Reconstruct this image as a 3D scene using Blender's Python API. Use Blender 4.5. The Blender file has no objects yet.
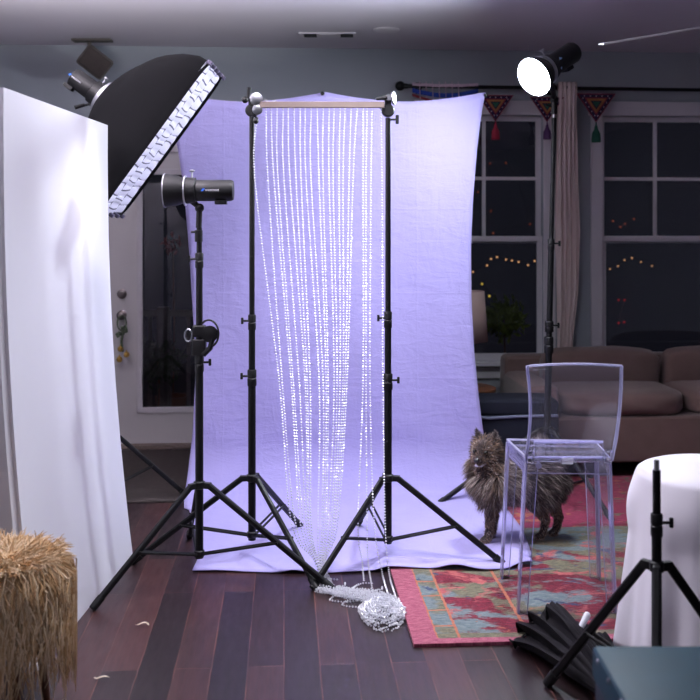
import bpy, bmesh, math, random
import numpy as np
from mathutils import Vector, Matrix, Euler
random.seed(7); RNG = np.random.default_rng(7)
S = bpy.context.scene
COL = S.collection
PI = math.pi
TH = math.atan(66 / 1000)            # the room is turned a little against the viewing axis
CT, ST = math.cos(TH), math.sin(TH)
CEIL, WALLY = 2.77, 6.99

# ------------------------------------------------------------------ geometry helpers
def P(px, py, Y): return Vector(((px - 350) / 1000 * Y, Y, 1.5 + (230 - py) / 1000 * Y))
def G(px, py, z=0.0): return P(px, py, (1.5 - z) * 1000 / (py - 230))
def rm(x, y, z=0.0): return Vector((x * CT - y * ST, x * ST + y * CT, z))
def W(px, py, off=0.0):
    dx = (px - 350) / 1000
    t = (WALLY - off) / (-dx * ST + CT)
    return Vector((dx * t * CT + t * ST, WALLY - off, 1.5 + (230 - py) / 1000 * t))
def frame(zdir, xhint=Vector((1, 0, 0))):
    z = Vector(zdir).normalized()
    x = Vector(xhint) - z * Vector(xhint).dot(z)
    if x.length < 1e-4:
        h = Vector((0, 1, 0)); x = h - z * h.dot(z)
    x.normalize(); y = z.cross(x)
    return Matrix((x, y, z)).transposed()

class MB:
    def __init__(s): s.v = []; s.f = []; s.m = []; s.M = None
    def add(s, vs, fs, mi=0):
        o = len(s.v)
        for p in vs:
            p = Vector(p)
            if s.M is not None: p = s.M @ p
            s.v.append(p)
        for f in fs: s.f.append(tuple(i + o for i in f)); s.m.append(mi)
    def box(s, c, d, R=None, mi=0, bev=0.0):
        bm = bmesh.new(); bmesh.ops.create_cube(bm, size=1)
        for v in bm.verts: v.co = Vector((v.co.x * d[0], v.co.y * d[1], v.co.z * d[2]))
        if bev > 0: bmesh.ops.bevel(bm, geom=bm.edges[:], offset=bev, segments=3, profile=0.6, affect='EDGES')
        s.bm(bm, c, R, mi)
    def bm(s, bm, c=(0, 0, 0), R=None, mi=0):
        bm.verts.ensure_lookup_table()
        c = Vector(c)
        s.add([(R @ v.co if R is not None else v.co) + c for v in bm.verts], [[v.index for v in f.verts] for f in bm.faces], mi)
        bm.free()
    def ring_loft(s, rings, caps=True, mi=0, closed=True):
        n = len(rings[0]); vs = [p for r in rings for p in r]; fs = []
        for i in range(len(rings) - 1):
            for j in range(n if closed else n - 1):
                k = (j + 1) % n
                fs.append((i * n + j, i * n + k, (i + 1) * n + k, (i + 1) * n + j))
        if caps:
            fs.append(tuple(range(n - 1, -1, -1))); fs.append(tuple((len(rings) - 1) * n + j for j in range(n)))
        s.add(vs, fs, mi)
    def tube(s, a, b, r0, r1=None, seg=12, mi=0, caps=True):
        a, b = Vector(a), Vector(b); r1 = r0 if r1 is None else r1
        F = frame(b - a)
        s.ring_loft([[p + F @ Vector((r * math.cos(2 * PI * j / seg), r * math.sin(2 * PI * j / seg), 0)) for j in range(seg)] for p, r in ((a, r0), (b, r1))], caps, mi)
    def path(s, pts, r, seg=8, mi=0, flat=1.0):
        pts = [Vector(p) for p in pts]; rings = []
        for i, p in enumerate(pts):
            d = pts[min(i + 1, len(pts) - 1)] - pts[max(i - 1, 0)]
            F = frame(d, Vector((1, 0, 0)) if abs(d.normalized().x) < .9 else Vector((0, 1, 0)))
            rr = r[i] if isinstance(r, (list, tuple)) else r
            rings.append([p + F @ Vector((rr * math.cos(2 * PI * j / seg), rr * flat * math.sin(2 * PI * j / seg), 0)) for j in range(seg)])
        s.ring_loft(rings, True, mi)
    def lathe(s, prof, o=(0, 0, 0), axis=(0, 0, 1), seg=24, mi=0, caps=True):
        F = frame(axis); o = Vector(o)
        s.ring_loft([[o + F @ Vector((max(r, 1e-4) * math.cos(2 * PI * j / seg), max(r, 1e-4) * math.sin(2 * PI * j / seg), h)) for j in range(seg)] for h, r in prof], caps, mi)
    def ball(s, c, r, seg=16, mi=0, sc=(1, 1, 1), R=None):
        bm = bmesh.new(); bmesh.ops.create_uvsphere(bm, u_segments=seg, v_segments=max(6, seg * 2 // 3), radius=r)
        for v in bm.verts: v.co = Vector((v.co.x * sc[0], v.co.y * sc[1], v.co.z * sc[2]))
        s.bm(bm, c, R, mi)
    def grid(s, fn, nu, nv, mi=0):
        s.add([fn(i / nu, j / nv) for j in range(nv + 1) for i in range(nu + 1)],
              [(j * (nu + 1) + i, j * (nu + 1) + i + 1, (j + 1) * (nu + 1) + i + 1, (j + 1) * (nu + 1) + i) for j in range(nv) for i in range(nu)], mi)
    def build(s, name, mats, parent=None, smooth=30, local=False, loc=None, thick=0.0, subd=0):
        """link ONE mesh object; world coordinates unless local"""
        off = Vector((0, 0, 0))
        if not local:
            if parent is not None:
                r = parent
                while r.parent: r = r.parent
                off = Vector(r.location)
            elif loc is not None: off = Vector(loc)
        me = bpy.data.meshes.new(name)
        me.from_pydata([tuple(p - off) for p in s.v], [], s.f)
        bm = bmesh.new(); bm.from_mesh(me); bmesh.ops.recalc_face_normals(bm, faces=bm.faces[:]) if thick == 0 else None
        bm.to_mesh(me); bm.free()
        for m in (mats if isinstance(mats, (list, tuple)) else [mats]): me.materials.append(m)
        if len(s.m) == len(me.polygons): me.polygons.foreach_set('material_index', s.m)
        o = bpy.data.objects.new(name, me); COL.objects.link(o)
        if parent is not None: o.parent = parent
        elif loc is not None: o.location = loc
        if smooth:
            me.polygons.foreach_set('use_smooth', [True] * len(me.polygons))
            me.set_sharp_from_angle(angle=math.radians(smooth))
        if thick:
            md = o.modifiers.new('thickness', 'SOLIDIFY'); md.thickness = thick; md.offset = 0
        if subd:
            md = o.modifiers.new('smooth', 'SUBSURF'); md.levels = subd; md.render_levels = subd
        return o

def tag(o, label, cat, group=None, kind=None):
    if label: o['label'] = label
    if cat: o['category'] = cat
    if group: o['group'] = group
    if kind: o['kind'] = kind
    return o
def thing(name, label, cat, loc=(0, 0, 0), rz=0.0, group=None):
    o = bpy.data.objects.new(name, None); o.empty_display_size = .05; COL.objects.link(o)
    o.location = loc; o.rotation_euler = (0, 0, rz)
    return tag(o, label, cat, group)
def struct(name, mb, mats, parent=None, smooth=0, **k):
    o = mb.build(name, mats, parent, smooth=smooth, local=True, **k)
    if parent is None:
        o['kind'] = 'structure'; o.rotation_euler = (0, 0, TH)
    return o
def copy_tree(o, parent=None):
    c = o.copy(); COL.objects.link(c)
    if parent is not None: c.parent = parent
    for ch in list(o.children): copy_tree(ch, c)
    return c

# ------------------------------------------------------------------ material helpers
def lin(r, g, b):
    f = lambda c: (c / 255 / 12.92) if c / 255 <= .04045 else ((c / 255 + .055) / 1.055) ** 2.4
    return (f(r), f(g), f(b), 1)
class NT:
    def __init__(s, name):
        s.mat = bpy.data.materials.new(name); s.mat.use_nodes = True
        s.t = s.mat.node_tree; s.t.nodes.clear()
        s.out = s.n('ShaderNodeOutputMaterial')
    def n(s, typ, **kw):
        nd = s.t.nodes.new(typ)
        for k, v in kw.items():
            if k == 'ins':
                for kk, vv in v.items(): s.set(nd, kk, vv)
            else: setattr(nd, k, v)
        return nd
    def set(s, nd, key, val):
        sk = nd.inputs[key]
        if isinstance(val, bpy.types.NodeSocket): s.t.links.new(val, sk)
        else: sk.default_value = val
    def math(s, op, a, b=0.0, c=0.0):
        nd = s.n('ShaderNodeMath', operation=op); s.set(nd, 0, a); s.set(nd, 1, b); s.set(nd, 2, c); return nd.outputs[0]
    def mix(s, fac, a, b):
        nd = s.n('ShaderNodeMix', data_type='RGBA'); s.set(nd, 0, fac); s.set(nd, 6, a); s.set(nd, 7, b); return nd.outputs[2]
    def obj(s): return s.n('ShaderNodeTexCoord').outputs['Object']
    def xyz(s, v): 
        nd = s.n('ShaderNodeSeparateXYZ'); s.set(nd, 0, v); return nd.outputs
    def comb(s, x, y, z=0.0):
        nd = s.n('ShaderNodeCombineXYZ'); s.set(nd, 0, x); s.set(nd, 1, y); s.set(nd, 2, z); return nd.outputs[0]
    def noise(s, vec, scale, detail=3, rough=.55, dist=0.0):
        nd = s.n('ShaderNodeTexNoise'); s.set(nd, 'Vector', vec); s.set(nd, 'Scale', scale); s.set(nd, 'Detail', detail); s.set(nd, 'Roughness', rough); s.set(nd, 'Distortion', dist); return nd.outputs['Fac']
    def mapping(s, vec, scale=(1, 1, 1), loc=(0, 0, 0), rot=(0, 0, 0)):
        nd = s.n('ShaderNodeMapping'); s.set(nd, 'Vector', vec); s.set(nd, 'Scale', scale); s.set(nd, 'Location', loc); s.set(nd, 'Rotation', rot); return nd.outputs[0]
    def ramp(s, fac, stops, interp='LINEAR'):
        nd = s.n('ShaderNodeValToRGB'); cr = nd.color_ramp; cr.interpolation = interp
        while len(cr.elements) < len(stops): cr.elements.new(.5)
        for e, (p, c) in zip(cr.elements, stops): e.position = p; e.color = c if len(c) == 4 else (*c, 1)
        s.set(nd, 0, fac); return nd.outputs[0]
    def bump(s, h, strength=.3, dist=.01):
        nd = s.n('ShaderNodeBump'); s.set(nd, 'Height', h); s.set(nd, 'Strength', strength); s.set(nd, 'Distance', dist); return nd.outputs[0]
    def princ(s, color, rough=.5, metal=0.0, spec=.5, normal=None, emis=None, estr=0.0, sheen=0.0, coat=0.0, trans=0.0, sss=0.0):
        b = s.n('ShaderNodeBsdfPrincipled')
        s.set(b, 'Base Color', color); s.set(b, 'Roughness', rough); s.set(b, 'Metallic', metal); s.set(b, 'Specular IOR Level', spec)
        if normal is not None: s.set(b, 'Normal', normal)
        if emis is not None: s.set(b, 'Emission Color', emis); s.set(b, 'Emission Strength', estr)
        if sheen: s.set(b, 'Sheen Weight', sheen)
        if coat: s.set(b, 'Coat Weight', coat)
        if trans: s.set(b, 'Transmission Weight', trans)
        return b.outputs[0]
    def done(s, shader):
        s.t.links.new(shader, s.out.inputs['Surface']); return s.mat

def plain(name, col, rough=.5, metal=0.0, spec=.5, nscale=0, namt=.15, bump=0.0, bscale=200, sheen=0.0, coat=0.0):
    t = NT(name); v = t.obj(); c = col
    if nscale:
        f = t.noise(v, nscale, 4)
        c = t.mix(f, tuple(x * (1 - namt) for x in col[:3]) + (1,), tuple(min(1, x * (1 + namt)) for x in col[:3]) + (1,))
    nm = t.bump(t.noise(v, bscale, 2), bump, .002) if bump else None
    return t.done(t.princ(c, rough, metal, spec, nm, sheen=sheen, coat=coat))
def emit(name, col, strength):
    t = NT(name); e = t.n('ShaderNodeEmission'); t.set(e, 'Color', col); t.set(e, 'Strength', strength); return t.done(e.outputs[0])
def clear(name, tint, ior=1.45, body=0.0, bodycol=(.8, .8, .9, 1), rough=.02):
    """thin clear sheet: see-through with a Fresnel sheen, body = share of milky haze"""
    t = NT(name)
    tr = t.n('ShaderNodeBsdfTransparent'); t.set(tr, 'Color', tint)
    gl = t.n('ShaderNodeBsdfGlossy'); t.set(gl, 'Roughness', rough); t.set(gl, 'Color', (1, 1, 1, 1))
    fr = t.n('ShaderNodeFresnel'); t.set(fr, 'IOR', ior)
    mx = t.n('ShaderNodeMixShader'); t.set(mx, 0, fr.outputs[0]); t.set(mx, 1, tr.outputs[0]); t.set(mx, 2, gl.outputs[0])
    sh = mx.outputs[0]
    if body:
        df = t.n('ShaderNodeBsdfDiffuse'); t.set(df, 'Color', bodycol)
        tl = t.n('ShaderNodeBsdfTranslucent'); t.set(tl, 'Color', bodycol)
        m1 = t.n('ShaderNodeMixShader'); t.set(m1, 0, .5); t.set(m1, 1, df.outputs[0]); t.set(m1, 2, tl.outputs[0])
        m2 = t.n('ShaderNodeMixShader'); t.set(m2, 0, body); t.set(m2, 1, sh); t.set(m2, 2, m1.outputs[0]); sh = m2.outputs[0]
    return t.done(sh)

M = {}
M['black_metal'] = plain('black_metal', lin(12, 12, 15), .45, .0, .28, 30, .2)
M['black_plastic'] = plain('black_plastic', lin(14, 14, 17), .5, 0, .35, 0)
M['black_fabric'] = plain('black_fabric', lin(9, 9, 12), .85, 0, .12, 14, .25, .25, 500)
M['bundle_fabric'] = plain('bundle_fabric', lin(24, 22, 26), .85, 0, .15, 20, .25, .35, 400)
M['steel'] = plain('steel', lin(165, 165, 172), .32, 1.0)
M['aluminium'] = plain('aluminium', lin(190, 190, 198), .4, .8)
M['white_paint'] = plain('white_paint', lin(205, 200, 205), .5, 0, .4, 6, .04)
M['wall_paint'] = plain('wall_paint', lin(154, 159, 166), .75, 0, .3, 3, .05, .08, 120)
M['ceiling_paint'] = plain('ceiling_paint', lin(205, 200, 208), .85, 0, .2, 2, .03, .1, 90)
M['door_paint'] = plain('door_paint', lin(205, 200, 202), .45, 0, .4, 5, .04)
M['board_white'] = plain('board_white', lin(212, 210, 218), .6, 0, .3, 3, .02)
M['brass'] = plain('brass', lin(200, 160, 80), .3, 1.0)
M['old_nickel'] = plain('old_nickel', lin(120, 112, 112), .35, .9)
M['slat_wood'] = plain('slat_wood', lin(116, 103, 98), .65, 0, .2, 18, .12)
M['table_wood'] = plain('table_wood', lin(112, 70, 48), .5, 0, .4, 14, .3)
M['curtain_cloth'] = plain('curtain_cloth', lin(226, 208, 204), .9, 0, .2, 12, .08, .2, 300)
M['shade_cloth'] = plain('shade_cloth', lin(165, 140, 135), .9, 0, .2, 20, .06)
M['sofa_cloth'] = plain('sofa_cloth', lin(108, 87, 84), .95, 0, .2, 12, .14, .3, 260, sheen=.2)
M['ottoman_cloth'] = plain('ottoman_cloth', lin(26, 28, 40), .9, 0, .2, 15, .15, .2, 260)
M['piping'] = plain('piping', lin(96, 100, 122), .8)
M['mat_cloth'] = plain('mat_cloth', lin(62, 56, 56), .95, 0, .1, 40, .25, .4, 400)
M['sheet_white'] = plain('sheet_white', lin(226, 222, 232), .85, 0, .2, 6, .03, .15, 200)
M['teal'] = plain('teal', lin(8, 48, 64), .5, 0, .2, 9, .25, .1, 40)
M['teal_dark'] = plain('teal_dark', lin(14, 30, 50), .5, 0, .5, 9, .2)
M['wool_tan'] = plain('wool_tan', lin(186, 152, 112), .9, 0, .2, 9, .25)
M['wool_pale'] = plain('wool_pale', lin(214, 190, 158), .9, 0, .2, 9, .2)
M['speaker'] = plain('speaker', lin(58, 50, 48), .7, 0, .3, 60, .3)
M['speaker_rim'] = plain('speaker_rim', lin(84, 78, 74), .6)
M['logo_blue'] = plain('logo_blue', lin(50, 110, 225), .4)
M['logo_white'] = plain('logo_white', lin(225, 225, 235), .5)
M['stripe_blue'] = plain('stripe_blue', lin(150, 190, 240), .4)
M['foliage'] = plain('foliage', lin(120, 135, 40), .7, 0, .3, 20, .4)
M['leaf_green'] = plain('leaf_green', lin(70, 82, 62), .6, 0, .3, 20, .4)
M['petal_red'] = plain('petal_red', lin(150, 40, 40), .6)
M['porch_wood'] = plain('porch_wood', lin(110, 105, 104), .8, 0, .2, 20, .2)
M['night_ground'] = plain('night_ground', lin(50, 50, 52), .9)
M['yarn_red'] = plain('yarn_red', lin(150, 36, 58), .9)
M['yarn_purple'] = plain('yarn_purple', lin(78, 48, 92), .9)
M['yarn_green'] = plain('yarn_green', lin(28, 84, 66), .9)
M['emb_dark'] = plain('emb_dark', lin(44, 36, 62), .9, 0, .1, 90, .5)
M['emb_red'] = plain('emb_red', lin(122, 50, 62), .9, 0, .1, 90, .3)
M['emb_gold'] = plain('emb_gold', lin(150, 102, 66), .9, 0, .1, 90, .3)
M['emb_blue'] = plain('emb_blue', lin(50, 70, 150), .9, 0, .1, 90, .3)
M['emb_pale'] = plain('emb_pale', lin(190, 165, 180), .9, 0, .1, 90, .3)
M['shaving'] = plain('shaving', lin(225, 212, 190), .6)
M['globe'] = emit('globe', (.84, .92, 1, 1), 500)
M['bulb_warm'] = emit('bulb_warm', (1, .5, .22, 1), .75)
M['bulb_orange'] = emit('bulb_orange', (1, .22, .1, 1), .3)
M['bulb_red'] = emit('bulb_red', (1, .05, .06, 1), .4)
M['bulb_yellow'] = emit('bulb_yellow', (1, .7, .1, 1), .6)
M['pane'] = clear('pane', (.93, .94, .96, 1), 1.5)
M['acrylic'] = clear('acrylic', (.955, .95, .975, 1), 1.38, .022, (.75, .72, .9, 1))
M['acrylic_edge'] = clear('acrylic_edge', (.88, .87, .98, 1), 1.5, .36, (.80, .78, .98, 1), .08)  # milky body imitates light gathered in the acrylic edges
M['acrylic_leg'] = clear('acrylic_leg', (.955, .95, .985, 1), 1.42, .025, (.78, .75, 1.0, 1), .05)

def m_floor():
    t = NT('floor_planks'); v = t.obj(); x, y, z = t.xyz(v)
    b = t.n('ShaderNodeTexBrick'); b.offset = .37; b.offset_frequency = 2; b.squash = 1
    t.set(b, 'Vector', t.comb(y, x)); t.set(b, 'Scale', 1.0); t.set(b, 'Brick Width', 1.15); t.set(b, 'Row Height', .124)
    t.set(b, 'Mortar Size', .0022); t.set(b, 'Mortar Smooth', .25); t.set(b, 'Bias', 0.0)
    t.set(b, 'Color1', (0, 0, 0, 1)); t.set(b, 'Color2', (1, 1, 1, 1)); t.set(b, 'Mortar', (.5, .5, .5, 1))
    grain = t.noise(t.mapping(v, (26, 1.6, 1)), 3.0, 5, .6, .4)
    big = t.noise(v, 1.7, 3)
    tone = t.math('ADD', t.math('MULTIPLY', b.outputs['Color'], .45), t.math('ADD', t.math('MULTIPLY', grain, .4), t.math('MULTIPLY', big, .25)))
    c = t.ramp(tone, [(.25, lin(18, 10, 13)), (.55, lin(38, 22, 25)), (.85, lin(76, 44, 42))])
    worn = t.ramp(t.noise(v, 5.0, 3), [(.35, (0.1, 0.1, 0.1)), (.65, (1, 1, 1))])
    edge = t.math('MULTIPLY', b.outputs['Fac'], worn)
    c = t.mix(edge, c, lin(104, 64, 54))
    r = t.math('ADD', .26, t.math('MULTIPLY', t.noise(t.mapping(v, (10, 2, 1)), 4, 4), .26))
    h = t.math('SUBTRACT', t.math('MULTIPLY', grain, .25), b.outputs['Fac'])
    return t.done(t.princ(c, r, 0, .5, t.bump(h, .35, .003)))
M['floor'] = m_floor()

def m_backdrop():
    t = NT('lavender_cloth'); v = t.obj(); x, y, z = t.xyz(v)
    weave = t.noise(v, 420, 2)
    wr = t.noise(t.mapping(v, (1.2, 1.2, 3.4)), 5.0, 4, .6, .6)
    wr2 = t.noise(t.mapping(v, (3.0, 1, 1.2)), 4.2, 3, .55, 1.2)
    # ironed-in fold creases, at fixed heights and one down the middle
    cr = None
    for zz in (2.1, 1.62, 1.14, .66):
        d = t.math('ABSOLUTE', t.math('SUBTRACT', t.math('ADD', z, t.math('MULTIPLY', t.math('SUBTRACT', wr, .5), .02)), zz))
        k = t.math('SUBTRACT', 1.0, t.math('MINIMUM', t.math('DIVIDE', d, .008), 1.0))
        cr = k if cr is None else t.math('ADD', cr, k)
    for xx in (-.58, .06, .52):
        d = t.math('ABSOLUTE', t.math('SUBTRACT', t.math('ADD', x, t.math('MULTIPLY', t.math('SUBTRACT', wr, .5), .02)), xx))
        cr = t.math('ADD', cr, t.math('SUBTRACT', 1.0, t.math('MINIMUM', t.math('DIVIDE', d, .008), 1.0)))
    fine = t.ramp(t.noise(t.mapping(v, (1, 1, 2.2)), 11, 4, .6, 1.5), [(.42, (0, 0, 0)), (.5, (1, 1, 1)), (.58, (0, 0, 0))])
    h = t.math('ADD', t.math('ADD', t.math('MULTIPLY', wr, 1.3), t.math('MULTIPLY', wr2, .8)), t.math('ADD', t.math('MULTIPLY', cr, .12), t.math('MULTIPLY', fine, .05)))
    n = t.bump(t.math('ADD', h, t.math('MULTIPLY', weave, .02)), .26, .02)
    c = t.mix(weave, lin(159, 151, 204), lin(171, 163, 215))
    return t.done(t.princ(c, .9, 0, .15, n, sheen=.15))
M['backdrop'] = m_backdrop()

def m_rug():
    t = NT('rug_pile'); v = t.obj()
    jit = t.noise(v, 60, 2); 
    x, y, z = t.xyz(v)
    x = t.math('ADD', x, t.math('MULTIPLY', t.math('SUBTRACT', jit, .5), .012))
    y = t.math('ADD', y, t.math('MULTIPLY', t.math('SUBTRACT', jit, .5), .012))
    pv = t.comb(x, y)
    streak = t.noise(t.mapping(v, (9, 55, 1)), 3.0, 4, .7)
    speck = t.noise(t.mapping(v, (16, 52, 1)), 2.0, 4, .8)
    streak = t.ramp(t.noise(t.mapping(v, (14, 46, 1), (3, 7, 0)), 2.0, 4, .85), [(.36, (0, 0, 0)), (.64, (1, 1, 1))])
    pink = t.mix(streak, lin(120, 49, 76), lin(166, 99, 113))
    maroon = t.mix(streak, lin(66, 18, 34), lin(130, 44, 60))
    teal = t.mix(streak, lin(73, 89, 97), lin(118, 128, 128))
    olive = t.mix(streak, lin(73, 73, 62), lin(120, 115, 94))
    coral = t.mix(streak, lin(142, 64, 72), lin(171, 99, 94))
    navy = t.mix(streak, lin(38, 48, 76), lin(67, 80, 108))
    orange = t.mix(streak, lin(148, 80, 64), lin(171, 113, 86))
    sv = t.mapping(pv, (2.1, 3.4, 1), (1.3, .4, 0), (0, 0, .15))
    def blotch(scale, seed, lo, hi, dist=.8):
        nz = t.noise(t.mapping(sv, (1, 1, 1), (seed, seed * .7, 0)), scale, 3, .5, dist)
        nz = t.math('ADD', nz, t.math('MULTIPLY', t.math('SUBTRACT', speck, .5), .34))
        return t.ramp(nz, [(lo, (0, 0, 0)), (hi, (1, 1, 1))])
    f = maroon
    f = t.mix(blotch(1.5, 3.1, .50, .54), f, olive)
    f = t.mix(blotch(1.6, 9.4, .50, .55), f, teal)
    f = t.mix(blotch(2.0, 17.0, .58, .62), f, coral)
    f = t.mix(blotch(1.9, 23.0, .60, .64), f, maroon)
    f = t.mix(blotch(2.2, 5.7, .63, .66, 1.5), f, navy)
    f = t.mix(blotch(2.8, 27.3, .68, .71, 1.5), f, orange)
    far = t.mix(blotch(2.4, 31.0, .60, .64, 1.5), t.mix(streak, lin(100, 24, 54), lin(158, 62, 90)), orange)
    far = t.mix(blotch(2.6, 41.0, .62, .66, 1.5), far, olive)
    far = t.mix(blotch(2.2, 53.0, .62, .66, 1.5), far, maroon)
    f = t.mix(t.math('GREATER_THAN', y, 1.36), f, far)
    tb_ = t.mix(blotch(2.6, 61.0, .52, .57), teal, olive); tb_ = t.mix(blotch(2.4, 71.0, .6, .64), tb_, coral)
    f = t.mix(t.math('MULTIPLY', t.math('GREATER_THAN', t.math('ADD', y, t.math('MULTIPLY', t.noise(v, 4, 2), .2)), 1.12), t.math('LESS_THAN', y, 1.36)), f, tb_)
    def band(c, lo, hi):
        return t.math('MULTIPLY', t.math('GREATER_THAN', c, lo), t.math('LESS_THAN', c, hi))
    blocks = t.mix(t.ramp(t.noise(pv, 7, 3), [(.45, (0, 0, 0)), (.55, (1, 1, 1))]), teal, olive)
    blocks = t.mix(t.ramp(t.noise(t.mapping(pv, (1, 1, 1), (5, 5, 0)), 12, 3), [(.62, (0, 0, 0)), (.66, (1, 1, 1))]), blocks, navy)
    blocks = t.mix(band(t.math('FRACT', t.math('DIVIDE', y, .16)), .93, 1.0), blocks, orange)
    f = t.mix(band(x, .43, .443), f, orange)
    f = t.mix(band(x, .095, .17), f, blocks)
    f = t.mix(band(y, .045, .085), f, olive)
    f = t.mix(band(x, .168, .178), f, orange)
    f = t.mix(band(x, .088, .096), f, orange)
    f = t.mix(t.math('LESS_THAN', x, .09), f, pink)
    f = t.mix(t.math('LESS_THAN', y, .045), f, pink)
    n = t.bump(t.math('ADD', t.noise(v, 260, 2), t.math('MULTIPLY', streak, .6)), .6, .004)
    return t.done(t.princ(f, .95, 0, .1, n, sheen=.1))
M['rug'] = m_rug()

def m_bead():
    t = NT('crystal_bead')
    gl = t.n('ShaderNodeBsdfGlossy'); t.set(gl, 'Roughness', .25); t.set(gl, 'Color', (1, 1, 1, 1))
    df = t.n('ShaderNodeBsdfDiffuse'); t.set(df, 'Color', (.82, .82, .86, 1))
    tl = t.n('ShaderNodeBsdfTranslucent'); t.set(tl, 'Color', (.85, .85, .9, 1))
    m1 = t.n('ShaderNodeMixShader'); t.set(m1, 0, .45); t.set(m1, 1, df.outputs[0]); t.set(m1, 2, tl.outputs[0])
    m2 = t.n('ShaderNodeMixShader'); t.set(m2, 0, .18); t.set(m2, 1, m1.outputs[0]); t.set(m2, 2, gl.outputs[0])
    tp = t.n('ShaderNodeBsdfTransparent'); t.set(tp, 'Color', (.97, .97, 1, 1))
    m3 = t.n('ShaderNodeMixShader'); t.set(m3, 0, .22); t.set(m3, 1, m2.outputs[0]); t.set(m3, 2, tp.outputs[0])
    return t.done(m3.outputs[0])
M['bead'] = m_bead()

def m_diffuser():
    t = NT('lit_diffuser'); 
    return t.done(t.princ(lin(225, 222, 235), .8, 0, .2, None, (.88, .84, .98, 1), .05))
M['diffuser'] = m_diffuser()
M['seam'] = plain('seam', lin(96, 90, 112), .9)
M['fur_dark'] = plain('fur_dark', lin(62, 55, 58), .7, 0, .3, 30, .3)
M['fur_mid'] = plain('fur_mid', lin(116, 102, 99), .7, 0, .3, 30, .3)
M['fur_pale'] = plain('fur_pale', lin(200, 188, 182), .7, 0, .3, 30, .2)
M['fur_tan'] = plain('fur_tan', lin(142, 116, 98), .7, 0, .3, 30, .25)
M['skin'] = plain('skin', lin(52, 45, 46), .8, 0, .2, 20, .3)
M['nose'] = plain('nose', lin(14, 13, 15), .3)
M['eye'] = plain('eye', lin(18, 12, 10), .06)
M['lip'] = plain('lip', lin(205, 200, 222), .5)

# ------------------------------------------------------------------ camera
cam = bpy.data.cameras.new('camera'); co = bpy.data.objects.new('camera', cam); COL.objects.link(co)
co.location = (0, 0, 1.5); co.rotation_euler = (PI / 2, 0, 0)
cam.sensor_width = 36; cam.lens = 1000 / 700 * 36; cam.shift_y = -(350 - 230) / 700
cam.clip_start = .05; cam.clip_end = 100
cam.dof.use_dof = True; cam.dof.focus_distance = 4.4; cam.dof.aperture_fstop = 3.2
S.camera = co

# ------------------------------------------------------------------ room shell (room axes)
XL, XR, YB = -3.0, 4.2, -1.6
mb = MB(); mb.box(((XL + XR) / 2, (YB + WALLY) / 2, -.05), (XR - XL, WALLY - YB, .1)); struct('floor', mb, M['floor'])
mb = MB(); mb.box(((XL + XR) / 2, (YB + WALLY) / 2, CEIL + .05), (XR - XL, WALLY - YB, .1)); struct('ceiling', mb, M['ceiling_paint'])
# openings on the far wall: x0, x1, z0, z1
dL, dR = W(106, 300).x, W(237, 300).x; dT = W(150, 152).z
w1a, w1b = W(428, 300).x, W(543, 300).x; wz0, wz1 = W(500, 361).z, W(500, 115).z
w2a, w2b = W(602, 300).x, W(602, 300).x + (w1b - w1a)
mb = MB()
def wallbox(x0, x1, z0, z1): mb.box(((x0 + x1) / 2, WALLY + .06, (z0 + z1) / 2), (x1 - x0, .12, z1 - z0))
wallbox(XL, dL, 0, CEIL); wallbox(dL, dR, dT, CEIL); wallbox(dR, w1a, 0, CEIL)
wallbox(w1a, w1b, 0, wz0); wallbox(w1a, w1b, wz1, CEIL); wallbox(w1b, w2a, 0, CEIL)
wallbox(w2a, w2b, 0, wz0); wallbox(w2a, w2b, wz1, CEIL); wallbox(w2b, XR, 0, CEIL)
struct('wall_back', mb, M['wall_paint'])
mb = MB(); mb.box((XL - .05, (YB + WALLY) / 2, CEIL / 2), (.1, WALLY - YB, CEIL)); struct('wall_left', mb, M['wall_paint'])
mb = MB(); mb.box((XR + .05, (YB + WALLY) / 2, CEIL / 2), (.1, WALLY - YB, CEIL)); struct('wall_right', mb, M['wall_paint'])
mb = MB(); mb.box(((XL + XR) / 2, YB - .05, CEIL / 2), (XR - XL, .1, CEIL)); struct('wall_front', mb, M['wall_paint'])
mb = MB()
for a, b in ((XL, dL - .09), (dR + .09, XR)): mb.box(((a + b) / 2, WALLY - .008, .06), (b - a, .016, .12), bev=.004)
struct('baseboard_back', mb, M['white_paint'])

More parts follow.
